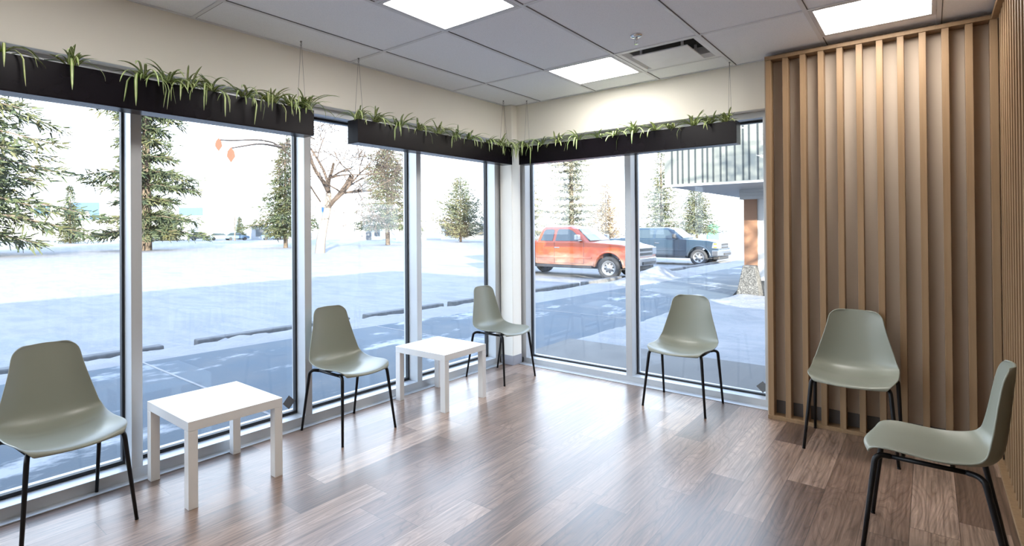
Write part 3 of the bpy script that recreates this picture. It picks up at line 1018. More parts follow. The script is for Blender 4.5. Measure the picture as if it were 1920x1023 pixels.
def canopy_building():
    """neighbouring wing with a board-and-batten fascia and a brick pier"""
    m_board = plain('pale_green_board', (0.19, 0.205, 0.19), 0.7, var=0.05, scale=1.0)
    m_line = plain('batten_shadow_gap', (0.03, 0.04, 0.045), 0.8)
    m_white = plain('white_soffit_paint', (0.55, 0.565, 0.58), 0.6)
    k = NT('brown_brick')
    br = k.n('TexBrick')
    br.inputs['Scale'].default_value = 1.0
    br.inputs['Brick Width'].default_value = 0.2; br.inputs['Row Height'].default_value = 0.07
    br.inputs['Mortar Size'].default_value = 0.004
    br.inputs['Color1'].default_value = (0.19, 0.10, 0.06, 1); br.inputs['Color2'].default_value = (0.17, 0.088, 0.053, 1); br.inputs['Mortar'].default_value = (0.16, 0.085, 0.055, 1)
    k.l(k.coords((1, 1, 1)), br.inputs['Vector']); k.l(br.outputs['Color'], k.b.inputs['Base Color'])
    k.set(Roughness=0.85)
    m_brick = k.m
    m_glass = plain('teal_door_glass', (0.03, 0.09, 0.10), 0.08, spec=0.8)
    t = empty('canopy_building', (4.0, 11.0, 0))
    tag(t, 'neighbouring wing with a pale board-and-batten canopy over a brown brick pier', 'building')
    ox, oy = 4.0, 11.0
    x0, yf, zb, zt = -1.40, 8.5, 2.44, 4.6
    f = MB().box((x0 - ox, yf - oy, zb), (12 - ox, 9.0 - oy, zt))
    f.box((x0 - ox, 9.0 - oy, zb + 0.05), (x0 + 0.12 - ox, 15.2 - oy, zt))
    f.build('fascia', m_board, t)
    g = MB()
    xs = [-1.22, -1.085, -0.975, -0.835, -0.69, -0.53, -0.425, -0.30, -0.145, -0.02, 0.15, 0.315, 0.435]
    x = 0.435
    rnd = random.Random(9)
    while x < 11.8:
        x += rnd.choice((0.12, 0.17))
        xs.append(x)
    for x in xs:
        g.box((x - 0.017 - ox, yf - 0.006 - oy, zb + 0.03), (x + 0.017 - ox, yf + 0.01 - oy, zt - 0.02))
    g.build('board_joint', m_line, t)
    MB().box((x0 - 0.03 - ox, yf - 0.03 - oy, zb - 0.035), (12 - ox, yf + 0.06 - oy, zb + 0.012)).build('drip_edge', m_white, t)
    s = MB().box((x0 + 0.02 - ox, yf + 0.06 - oy, zb - 0.02), (12 - ox, 15.2 - oy, zb + 0.02))
    s.build('soffit', m_white, t)
    # lapped beam over the entrance
    w = MB()
    for i in range(3):
        z = 2.155 + 0.09 * i
        w.prism([(10.86 - oy, z), (10.90 - oy, z + 0.088), (11.3 - oy, z + 0.088), (11.3 - oy, z)], 0, -0.33 - ox, 12 - ox)
    w.build('beam', m_white, t)
    MB().box((-0.25 - ox, 10.95 - oy, GZ), (0.055 - ox, 11.5 - oy, 2.16)).build('brick_pier', m_brick, t)
    d = MB().box((0.055 - ox, 11.0 - oy, GZ), (0.20 - ox, 11.12 - oy, 2.16)).box((1.25 - ox, 11.0 - oy, GZ), (1.40 - ox, 11.12 - oy, 2.16))
    d.box((0.20 - ox, 11.0 - oy, 2.06), (1.25 - ox, 11.12 - oy, 2.16)).box((0.20 - ox, 11.0 - oy, GZ), (1.25 - ox, 11.12 - oy, -0.05))
    d.build('door_frame', m_white, t, bevel=0.004)
    MB().box((0.20 - ox, 11.05 - oy, -0.05), (1.25 - ox, 11.07 - oy, 2.06)).build('door_glass', m_glass, t)
    MB().box((1.40 - ox, 11.0 - oy, GZ), (12 - ox, 11.3 - oy, 2.16)).build('wall', m_brick, t)
    MB().box((0.06 - ox, 10.88 - oy, GZ), (12 - ox, 11.0 - oy, 0.06)).build('base_course', plain('dark_plinth', (0.03, 0.032, 0.035), 0.8), t)
    # far side panels of the same wing seen under the canopy
    p = MB().box((-1.15 - ox, 19.0 - oy, 1.3), (-0.6 - ox, 19.1 - oy, 2.9))
    p.build('side_panel', m_board, t)
canopy_building()

def bollard():
    k = NT('exposed_aggregate')
    v = k.coords()
    vo = k.n('TexVoronoi'); vo.inputs['Scale'].default_value = 55
    k.l(v, vo.inputs['Vector'])
    c = k.ramp(vo.outputs['Color'], [(0.1, (0.02, 0.02, 0.02)), (0.5, (0.055, 0.055, 0.053)), (0.95, (0.13, 0.13, 0.125))])
    k.l(c, k.b.inputs['Base Color']); k.set(Roughness=0.9)
    k.bump(vo.outputs['Distance'], 0.5, 0.01)
    b = MB()
    c0, c1 = 0.245, 0.125
    vs = [(-c0, -c0, 0), (c0, -c0, 0), (c0, c0, 0), (-c0, c0, 0), (-c1, -c1, 0.69), (c1, -c1, 0.69), (c1, c1, 0.69), (-c1, c1, 0.69)]
    b.add(vs, [(0, 3, 2, 1), (4, 5, 6, 7), (0, 1, 5, 4), (1, 2, 6, 5), (2, 3, 7, 6), (3, 0, 4, 7)])
    o = b.build('bollard', k.m, bevel=0.015, loc=(0.33, 8.95, WZ))
    tag(o, 'tapered pebble-faced concrete bollard in the snow before the brick pier', 'bollard')
bollard()

# ------------------------------------------------------------------ trees
def needle_clump(b, rnd, p, d, size, n):
    """a spray of short needle tufts along direction d"""
    for i in range(n):
        a = Vector((rnd.gauss(0, 1), rnd.gauss(0, 1), rnd.gauss(0, 0.8)))
        q = (d * 0.9 + a * 0.6).normalized()
        s = q.cross(Vector((rnd.gauss(0, 1), rnd.gauss(0, 1), rnd.gauss(0, 1))))
        if s.length < 1e-3:
            continue
        s = s.normalized()
        L = size * rnd.uniform(0.6, 1.2)
        w = L * 0.22
        o = p + a * size * 0.30
        k = len(b.v)
        b.v += [tuple(o - s * w * 0.5), tuple(o + s * w * 0.5), tuple(o + q * L + s * w * 0.25), tuple(o + q * L - s * w * 0.25)]
        b.f.append((k, k + 1, k + 2, k + 3))

def conifer(loc, H, R, label, mat, seed, gap=0.42, z0=0.16, size=0.34, dens=1.0, droop=0.35, lean=0.0, name='spruce_tree', trunk=0.02, group='conifers on the snowy lot', taper=1.0, irregular=0.25):
    rnd = random.Random(seed)
    t = empty(name, loc)
    tag(t, label, 'tree', group)
    tb = MB().tube([(0, 0, -0.1), (0.02 * H * lean, 0, H * 0.5), (0.03 * H * lean, 0, H * 0.98)], [H * trunk, H * trunk * 0.62, 0.02], 9)
    fb = MB()
    bb = MB()
    z = H * z0
    while z < H * 0.985:
        q = (z / H - z0) / (1 - z0)
        r = R * (1 - q) ** taper * (1 + rnd.uniform(-irregular, irregular * 0.6)) + 0.12
        n = max(3, int(5 + 3 * (1 - q)))
        a0 = rnd.uniform(0, 6.28)
        for k in range(n):
            a = a0 + k * 2 * PI / n + rnd.uniform(-0.35, 0.35)
            L = r * rnd.uniform(0.72, 1.12)
            dr = Vector((math.cos(a), math.sin(a), 0))
            base = Vector((0.02 * z * lean, 0, z))
            pts = []
            m = max(3, int(L / (size * 0.62)))
            for i in range(m + 1):
                u = i / m
                pts.append(base + dr * L * u + Vector((0, 0, L * (0.10 * u - droop * u * u + 0.14 * u ** 4))))
            bb.tube([pts[0], pts[m // 2], pts[-1]], [0.012 * L + 0.01, 0.008 * L, 0.006], 4, False)
            for i in range(1, m + 1):
                u = i / m
                tg = (pts[i] - pts[i - 1]).normalized()
                nn = int((3.2 + 3.0 * (1 - u)) * dens)
                needle_clump(fb, rnd, pts[i], tg + Vector((0, 0, -0.25)), size * (1.0 - 0.25 * u), nn)
                sd = tg.cross(Vector((0, 0, 1))).normalized()
                wd = L * 0.22 * math.sin(PI * (0.15 + 0.8 * u))
                for s in (-1, 1):
                    if wd > size * 0.35:
                        needle_clump(fb, rnd, pts[i] + sd * s * wd * rnd.uniform(0.3, 1.0) + Vector((0, 0, -0.12 * wd)), (tg + sd * s * 0.9 + Vector((0, 0, -0.2))), size * 0.85, max(1, int(2.4 * dens)))
        z += gap * (1.15 - 0.45 * q) * (H / 14.0) * rnd.uniform(0.8, 1.2)
    needle_clump(fb, rnd, Vector((0.03 * H * lean, 0, H * 0.97)), Vector((0, 0, 1)), size, 14)
    tb.build('trunk', M_BARK, t, True)
    bb.build('branches', M_BARK, t)
    fb.build('needles', mat, t)
    return t

def spruces():
    conifer((-53.0, 1.2, GZ), 30, 9.5, 'big spruce at the left edge, its branches sweeping over the lot', M_SPRUCE, 3, gap=0.50, z0=0.07, size=0.85, dens=2.0, droop=0.42, irregular=0.4, trunk=0.024)
    conifer((-54.7, 16.0, GZ), 26, 6.6, 'tall ragged spruce behind the first mullion of the left window', M_SPRUCE, 11, gap=0.75, z0=0.08, size=0.75, dens=2.2, droop=0.36, irregular=0.5, trunk=0.020)
    conifer((-103.0, 21.6, GZ), 9.6, 2.9, 'small full spruce between the big left spruce and the mullion', M_SPRUCE, 21, gap=0.5, z0=0.05, size=0.5, dens=1.0, droop=0.2)
    conifer((-112.0, 40.5, GZ), 8.0, 3.3, 'rounded bushy spruce beyond the ragged spruce trunk', M_SPRUCE, 23, gap=0.5, z0=0.02, size=0.55, dens=1.0, droop=0.15, taper=0.6)
    conifer((-110.2, 55.0, GZ), 4.8, 1.6, 'lone little spruce by the parked cars', M_SPRUCE, 25, gap=0.5, z0=0.05, size=0.4, dens=0.9, droop=0.2)
    conifer((-48.7, 27.8, GZ), 12.0, 4.3, 'spruce half hidden by the second mullion of the left window', M_SPRUCE, 31, gap=0.55, z0=0.13, size=0.5, droop=0.35, irregular=0.4, dens=1.5)
    conifer((-46.5, 40.6, GZ), 14.5, 4.2, 'dark spruce on a thin pale trunk left of the third mullion', M_PINE, 37, gap=0.62, z0=0.16, size=0.55, droop=0.3, irregular=0.5, taper=0.55, dens=1.5)
    conifer((-48.5, 56.9, GZ), 9.4, 4.6, 'open young pine right of the third mullion', M_PINE, 41, gap=0.7, z0=0.10, size=0.55, droop=-0.10, irregular=0.4, taper=0.5, dens=1.2, name='pine_tree')
    conifer((-31.0, 46.0, GZ), 15.5, 5.0, 'glare-paled spruce behind the cab of the red truck, next to the window jamb', M_GLARE_PALED, 43, gap=0.62, z0=0.04, size=0.45, droop=0.25, dens=1.5)
    conifer((-26.1, 49.2, GZ), 16.5, 3.6, 'tall narrow spruce standing above the red truck hood', M_GLARE_PALED, 47, gap=0.6, z0=0.04, size=0.42, droop=0.18, dens=1.5, taper=0.6)
    conifer((-23.2, 51.5, GZ), 6.6, 2.7, 'tan leafless larch just left of the back window mullion', M_LARCH, 53, gap=0.45, z0=0.08, size=0.36, droop=-0.25, dens=0.6, name='larch_tree', taper=0.75)
    conifer((-18.7, 55.7, GZ), 10.6, 3.4, 'pointed spruce left of the canopy, behind the dark blue pickup', M_PINE, 59, gap=0.55, z0=0.05, size=0.40, droop=0.22, dens=0.95)
    conifer((-15.8, 58.3, GZ), 6.8, 2.7, 'shorter spruce on a bare trunk below the canopy soffit', M_PINE, 61, gap=0.5, z0=0.2, size=0.36, droop=0.2, dens=0.9, taper=0.6)
spruces()

def bare_tree(loc, H, label, seed, mt, mb, r0=0.34, spread=0.62, depth=6, name='bare_tree', twig_to=None):
    rnd = random.Random(seed)
    t = empty(name, loc)
    tag(t, label, 'tree')
    tr, br = MB(), MB()
    tips = []
    def grow(p, d, L, r, lev):
        n = 4
        pts = [p]; rs = [r]
        q = p.copy(); dd = d.copy()
        for i in range(n):
            dd = (dd + Vector((rnd.gauss(0, .14), rnd.gauss(0, .14), rnd.gauss(0.03, .10)))).normalized()
            q = q + dd * L / n
            pts.append(q.copy()); rs.append(max(0.018, r * (1 - 0.40 * (i + 1) / n)))
        (tr if lev == 0 else br).tube(pts, rs, 8 if lev < 2 else (5 if lev < 4 else 3), False)
        if lev >= depth:
            tips.append(q); return
        for k in range(rnd.choice((2, 3, 3)) if lev else 5):
            ax = dd.cross(Vector((rnd.gauss(0, 1), rnd.gauss(0, 1), rnd.gauss(0, 1)))).normalized()
            nd = (dd + ax * rnd.uniform(0.5, 1.15) * spread * 1.5 + Vector((0, 0, -0.05 * lev))).normalized()
            i = rnd.choice((2, 3, 4)) if lev else rnd.choice((3, 4, 4))
            grow(pts[i], nd, L * rnd.uniform(0.62, 0.85), rs[i] * rnd.uniform(0.5, 0.72), lev + 1)
    grow(Vector((0, 0, -0.1)), Vector((0.02, 0.02, 1)), H * 0.30, r0, 0)
    for a, m_, c_ in (twig_to or ()):
        br.tube(curve_pts([a, m_, c_], 6), [0.085 - 0.0036 * i for i in range(13)], 4, False)
    tr.build('trunk', mt, t, True)
    br.build('branches', mb, t)
    return t
bare_tree((-34.0, 21.75, GZ), 17.0, 'pale bare tree with spreading twigs beside the second mullion', 4, M_BIRCH, M_TWIG, r0=0.42, spread=0.80, depth=7,
          twig_to=[((0.1, 0, 4.2), (4.0, -6.0, 7.6), (8.17, -12.42, 6.86)), ((4.0, -6.0, 7.6), (6.5, -9.0, 7.2), (8.67, -11.97, 6.40))])
bare_tree((11.9, -0.9, GZ), 10.5, 'bare tree standing off to the side of the canopy wing', 8, M_BARK, M_BARK, r0=0.24, spread=0.62, depth=5)
def orange_leaves():
    m = plain('orange_leaf', (0.20, 0.021, 0.001), 0.7)
    rnd = random.Random(2)
    # last leaves hanging on outer twigs of the bare tree
    for (p, s, lab) in (((-25.83, 9.33, 6.55), 0.60, 'upper orange leaf hanging on the bare tree, high behind the left window'),
                        ((-25.33, 9.78, 6.05), 0.70, 'lower orange leaf hanging on the bare tree, high behind the left window')):
        b = MB()
        prof = [(0, 0.0), (0.35, 0.25), (0.75, 0.32), (1.0, 0.16), (1.25, 0.0)]
        pts = [(w * s, -u * s) for u, w in prof] + [(-w * s, -u * s) for u, w in prof[-2:0:-1]]
        n = len(pts)
        b.add([(x * 0.43, x * 0.9, z) for x, z in pts] + [(x * 0.43 + 0.02, x * 0.9 - 0.01, z) for x, z in pts],
              [tuple(range(n)), tuple(range(2 * n - 1, n - 1, -1))] + [(i, i + n, (i + 1) % n + n, (i + 1) % n) for i in range(n)])
        o = b.build('leaf', m, loc=p)
        tag(o, lab, 'leaf', 'orange leaves behind the left window')
orange_leaves()
# ------------------------------------------------------------------ pickups
def mat_truck(name, c, dirt, coat=0.4):
    k = NT(name)
    tc = k.n('TexCoord'); sp = k.n('SeparateXYZ')
    k.l(tc.outputs['Object'], sp.inputs[0])
    v = k.coords((0.8, 1, 2.2))
    n = k.noise(v, 2.4, 5, 0.65)
    h = k.math('ADD', sp.outputs[2], k.math('MULTIPLY', k.math('SUBTRACT', n, 0.5), 1.1))
    f = k.ramp(h, [(0.52, (dirt, dirt, dirt)), (1.0, (0, 0, 0))])
    col_ = k.mix(f, c, (0.26, 0.18, 0.135))
    k.l(col_, k.b.inputs['Base Color'])
    k.set(Roughness=0.30, Specular_IOR_Level=0.5, Coat_Weight=coat)
    return k.m
M_CHROME = plain('bumper_chrome', (0.45, 0.46, 0.48), 0.2, 0.9)
M_TGLASS = plain('tinted_car_glass', (0.035, 0.055, 0.065), 0.06, spec=0.8)
M_TYRE = plain('tyre_rubber', (0.035, 0.036, 0.04), 0.85, var=0.3, scale=20)
M_RIM = plain('alloy_rim', (0.42, 0.43, 0.45), 0.35, 0.7)
M_TRIM = plain('dark_plastic_trim', (0.03, 0.03, 0.033), 0.6)
M_LAMPG = plain('headlamp_lens', (0.30, 0.33, 0.36), 0.10, spec=0.8)
M_AMBER = plain('amber_lens', (0.80, 0.26, 0.03), 0.2)
M_SNOWCAP = plain('snow_cover', (0.86, 0.88, 0.91), 0.85)

def arch(cx, cz, r, n=12):
    return [(cx + r * math.cos(a), cz + r * math.sin(a)) for a in [PI * i / n for i in range(n + 1)]]

def pickup(name, loc, label, paint, cab_end, holes, snowy, rear_win):
    """x runs forward from the front axle; wheels stand on z = 0"""
    t = empty(name, loc)
    tag(t, label, 'pickup truck')
    WB, R = 3.66, 0.40
    hw = 0.985
    tail = -WB - 1.15
    # lower body with wheel arches
    front = [(0.86, 0.46), (0.90, 0.62), (0.90, 1.02), (0.84, 1.13), (0.45, 1.215), (-0.25, 1.265), (-0.72, 1.295)]
    back = [(cab_end, 1.30), (cab_end, 0.47)]
    poly = front + back + [(-0.56, 0.43)] + [(x, z) for x, z in arch(0, 0.42, 0.52)][::-1]
    b = MB().prism(poly, 1, -hw, hw)
    body = b.build('body', paint, t, bevel=0.045, bseg=3)
    # bed: two sides with arches, floor, head board and tailgate
    bs = [(cab_end - 0.03, 0.50), (cab_end - 0.03, 1.29), (tail, 1.29), (tail, 0.62)] + [(-WB + x, z) for x, z in arch(0, 0.42, 0.50)][::-1]
    bd = MB()
    bd.prism(bs, 1, -hw, -hw + 0.12); bd.prism(bs, 1, hw - 0.12, hw)
    bd.box((tail, -hw + 0.12, 0.60), (tail + 0.08, hw - 0.12, 1.28)).box((cab_end - 0.09, -hw + 0.12, 0.60), (cab_end - 0.03, hw - 0.12, 1.28))
    bd.box((tail + 0.08, -hw + 0.12, 0.66), (cab_end - 0.09, hw - 0.12, 0.74))
    bd.build('bed', paint, t, bevel=0.03)
    # greenhouse: lofted shell, taper towards the roof
    zb, zt = 1.27, 1.865
    xa, xb = -0.74, cab_end                 # belt line
    xc, xd = -1.42, cab_end + 0.20          # roof
    yb, yt = 0.955, 0.735
    rows = [(zb, xa, xb, yb), (zb + 0.30, xa - 0.34, xb + 0.08, yb - 0.114), (zt - 0.10, xc + 0.09, xd - 0.04, yt + 0.035), (zt - 0.02, xc - 0.08, xd + 0.05, yt - 0.05), (zt + 0.02, xc - 0.45, xd + 0.3, yt - 0.30)]
    cb = MB(); nn = 8
    for z, x1, x2, y in rows:
        cy = y - 0.10
        cb.v += [(x1, -cy, z), (x1 + 0.05, 0, z), (x1, cy, z), (x1 - 0.10, y, z), (x2 + 0.06, y, z), (x2, cy, z), (x2, -cy, z), (x2 + 0.06, -y, z), ]
        cb.v += [(x1 - 0.10, -y, z)]
    nn = 9
    for i in range(len(rows) - 1):
        for k in range(nn):
            k2 = (k + 1) % nn
            cb.f.append((i * nn + k, i * nn + k2, (i + 1) * nn + k2, (i + 1) * nn + k))
    cb.f.append(tuple(range((len(rows) - 1) * nn, len(rows) * nn)))
    cab = cb.build('cab', paint, t, bevel=0.03, bseg=3)
    def side_y(z):
        for (z0, _, _, y0), (z1, _, _, y1) in zip(rows[:-1], rows[1:]):
            if z <= z1:
                return y0 + (y1 - y0) * (z - z0) / (z1 - z0)
        return rows[-1][3]
    wins = [[(-1.02, 1.33), (-1.20, 1.50), (-1.46, 1.70), (-1.62, 1.755), (-2.02, 1.76), (-2.07, 1.70), (-2.10, 1.33)], rear_win]
    for poly in wins:
        for s in (-1, 1):
            w = MB(); n = len(poly)
            vs = [(x, s * (side_y(z) + 0.016), z) for x, z in poly] + [(x, s * (side_y(z) - 0.03), z) for x, z in poly]
            w.add(vs, [tuple(range(n)), tuple(range(2 * n - 1, n - 1, -1))] + [(i, (i + 1) % n, (i + 1) % n + n, i + n) for i in range(n)])
            w.build('side_window', M_TGLASS, t)
    # windshield following the slope between cowl and roof
    ws = MB()
    a, c = Vector((-0.80, 0, 1.33)), Vector((-1.33, 0, 1.78))
    d = (c - a).normalized(); nrm = Vector((0.0, 0, 0)) + Vector((-d.z * -1, 0, d.x * -1))
    pts = [(-0.79, 0.80, 1.325), (-0.745, 0.0, 1.325), (-0.79, -0.80, 1.325), (-1.315, -0.64, 1.745), (-1.27, 0.0, 1.755), (-1.315, 0.64, 1.745)]
    off = Vector((0.030, 0, 0.026))
    vs = [tuple(Vector(p) + off) for p in pts] + [tuple(Vector(p) - off) for p in pts]
    ws.add(vs, [(0, 1, 4, 5), (1, 2, 3, 4), (11, 10, 7, 6), (10, 9, 8, 7)] + [(i, (i + 1) % 6, (i + 1) % 6 + 6, i + 6) for i in range(6)])
    ws.build('windshield', M_TGLASS, t)
    # shut lines and handles
    for s in (-1, 1):
        y = s * hw
        g = MB()
        for x, z0, z1 in ((-0.93, 0.52, 1.29), (-2.12, 0.52, 1.29), (cab_end + 0.10, 0.52, 1.29)):
            g.box((x - 0.006, min(y, y + s * 0.002), z0), (x + 0.006, max(y, y + s * 0.002), z1))
        g.box((cab_end + 0.10, min(y, y + s * 0.002), 0.515), (-0.93, max(y, y + s * 0.002), 0.527))
        g.build('door_seam', M_TRIM, t)
        for x in (-1.98, ) + ((-2.95,) if cab_end < -3.2 else ()):
            MB().box((x - 0.13, min(y, y + s * 0.035), 1.06), (x + 0.09, max(y, y + s * 0.035), 1.105)).build('door_handle', M_CHROME, t, bevel=0.012)
        MB().box((cab_end + 0.05, min(y, y + s * 0.02) , 0.70), (-0.62, max(y, y + s * 0.02), 0.76)).build('side_moulding', paint, t, bevel=0.012)
        MB().box((cab_end + 0.1, s * hw - 0.10, 0.36), (-0.60, s * hw + 0.03, 0.46)).build('running_board', M_TRIM, t, bevel=0.02)
        # mirror
        m = MB().box((-1.14, min(s * 0.96, s * 1.26), 1.32), (-0.98, max(s * 0.96, s * 1.26), 1.36))
        mo = m.build('mirror', M_TRIM if not snowy else M_CHROME, t, bevel=0.02)
        q = MB().box((-1.15, s * 1.18 - 0.13, 1.34), (-1.0, s * 1.18 + 0.13, 1.56)).build('mirror_housing', M_TRIM if not snowy else M_RIM, mo, bevel=0.05, bseg=3)
        # arch lips
        for cx in (0.0, -WB):
            ap = [(cx + 0.535 * math.cos(a_), s * (hw - 0.01), 0.42 + 0.535 * math.sin(a_)) for a_ in [PI * i / 14 for i in range(15)]]
            MB().tube(ap, 0.035, 8).build('arch_lip', paint, t, True)
        # headlamp wraps the corner
        h = MB().prism([(0.60, 0.86), (0.93, 0.84), (0.925, 1.10), (0.66, 1.13)], 1, min(s * 0.60, s * (hw + 0.006)), max(s * 0.60, s * (hw + 0.006)))
        hl = h.build('headlight', M_LAMPG, t, bevel=0.02)
        MB().box((0.70, min(s * (hw + 0.004), s * (hw + 0.012)), 1.03), (0.84, max(s * (hw + 0.004), s * (hw + 0.012)), 1.095)).build('turn_signal', M_AMBER, hl)
        MB().box((0.70, min(s * (hw + 0.004), s * (hw + 0.012)), 0.875), (0.84, max(s * (hw + 0.004), s * (hw + 0.012)), 0.925)).build('turn_signal', M_AMBER, hl)
        tl = MB().box((tail - 0.01, min(s * 0.86, s * (hw + 0.004)), 0.86), (tail + 0.10, max(s * 0.86, s * (hw + 0.004)), 1.24)).build('tail_light', plain('red_lens_%d%s' % (s, name), (0.45, 0.02, 0.02), 0.2), t, bevel=0.02)
    # grille and bumper
    g = MB().box((0.86, -0.60, 0.80), (0.935, 0.60, 1.10))
    gr = g.build('grille', M_CHROME, t, bevel=0.02)
    q = MB()
    for z0, z1 in ((0.83, 0.92), (0.975, 1.075)):
        q.box((0.90, -0.57, z0), (0.941, 0.57, z1))
    q.build('grille_mesh', M_TRIM, gr)
    bp = [(0.88, -1.0), (0.62, -1.02), (0.60, -0.98), (0.60, 0.98), (0.62, 1.02), (0.88, 1.0), (1.02, 0.72), (1.06, 0.4), (1.06, -0.4), (1.02, -0.72)]
    bu = MB().prism(bp, 2, 0.48, 0.76).build('front_bumper', M_CHROME, t, bevel=0.03)
    q = MB().box((0.90, -0.55, 0.52), (1.068, 0.55, 0.62))
    q.build('air_intake', M_TRIM, bu)
    MB().box((0.60, -0.80, 0.30), (0.90, 0.80, 0.48)).build('valance', M_TRIM, t, bevel=0.04)
    MB().box((tail - 0.16, -0.95, 0.52), (tail, 0.95, 0.70)).build('rear_bumper', M_CHROME, t, bevel=0.03)
    MB().box((tail + 0.2, -0.75, 0.34), (0.6, 0.75, 0.50)).build('chassis', M_TRIM, t)
    # wheels
    for cx in (0.0, -WB):
        for s in (-1, 1):
            mt = Matrix.Translation((cx, s * 0.865, R)) @ Matrix.Rotation(-s * PI / 2, 4, 'X')
            # axis z points outwards
            wl = MB().lathe([(0.255, -0.12), (0.33, -0.135), (0.385, -0.115), (R, -0.08), (R, 0.08), (0.385, 0.115), (0.33, 0.135), (0.255, 0.12), (0.255, -0.12)], 36, mt)
            if snowy:
                for k in range(36):                      # tread lugs
                    a_ = 2 * PI * k / 36
                    wl.box((R - 0.012, -0.016, 0.02), (R + 0.008, 0.016, 0.10), mt @ Matrix.Rotation(a_, 4, 'Z'))
            ty = wl.build('wheel', M_TYRE, t)
            rm = MB().lathe([(0.258, 0.11), (0.245, 0.118), (0.225, 0.10), (0.20, 0.062), (0.10, 0.075), (0.085, 0.10), (0.06, 0.115), (0.0, 0.118)], 36, mt).build('rim', M_RIM, ty, True)
            hb = MB()
            for k in range(holes):
                a_ = 2 * PI * k / holes + 0.2
                if holes == 8:
                    hb.lathe([(0.0, 0.002), (0.030, 0.002), (0.030, -0.03)], 12, mt @ Matrix.Translation((0.150 * math.cos(a_), 0.150 * math.sin(a_), 0.074)))
                else:
                    hb.prism([(-0.020, 0.10), (0.020, 0.10), (0.055, 0.205), (-0.055, 0.205)], 2, 0.05, 0.084)
                    nv = 8
                    for i in range(len(hb.v) - nv, len(hb.v)):
                        p = mt @ Matrix.Rotation(a_, 4, 'Z') @ Vector(hb.v[i]); hb.v[i] = tuple(p)
            hb.build('rim_hole', M_TRIM, rm)
    t.scale = (1.04, 1.04, 1.04) if snowy else (1, 1, 1)
    if snowy:
        sn = MB()
        nx, ny = 14, 12
        for i in range(nx + 1):
            for k in range(ny + 1):
                x = -0.66 + 1.35 * i / nx; y = -0.86 + 1.72 * k / ny
                zz = 1.295 - 0.065 * max(0, (x + 0.66) / 1.35) - 0.06 * max(0, (x - 0.2) / 0.5) ** 2
                e = min(1, min(i, nx - i, k, ny - k) / 2)
                sn.v.append((x, y, zz - 0.03 + 0.075 * e + 0.02 * mnoise.noise((x * 3, y * 3, 1))))
        for i in range(nx):
            for k in range(ny):
                o = i * (ny + 1) + k
                sn.f.append((o, o + ny + 1, o + ny + 2, o + 1))
        sn.build('hood_snow', M_SNOWCAP, t, True)
        sn = MB()
        for i in range(nx + 1):
            for k in range(ny + 1):
                x = xd + 0.25 + (xc - 0.35 - xd - 0.25) * i / nx; y = -0.60 + 1.2 * k / ny
                e = min(1, min(i, nx - i, k, ny - k) / 2)
                sn.v.append((x, y, zt - 0.02 + 0.06 * e))
        for i in range(nx):
            for k in range(ny):
                o = i * (ny + 1) + k
                sn.f.append((o, o + ny + 1, o + ny + 2, o + 1))
        sn.build('roof_snow', M_SNOWCAP, t, True)
    return t

M_RED = mat_truck('salted_red_paint', (0.32, 0.042, 0.003), 0.75)
M_BLUE = mat_truck('dark_blue_paint', (0.016, 0.032, 0.052), 0.06, 0.0)
pickup('pickup_truck', (-5.30, 14.75, GZ), 'salt-streaked red pickup truck parked nose-in at the curb outside', M_RED, -2.95, 8, True,
       [(-2.22, 1.33), (-2.20, 1.70), (-2.26, 1.755), (-2.56, 1.75), (-2.64, 1.68), (-2.74, 1.33)])
pickup('pickup_truck', (-5.05, 24.1, GZ), 'dark blue pickup truck parked behind the red one', M_BLUE, -3.55, 6, False,
       [(-2.24, 1.33), (-2.22, 1.72), (-2.28, 1.76), (-2.98, 1.75), (-3.10, 1.68), (-3.22, 1.33)])

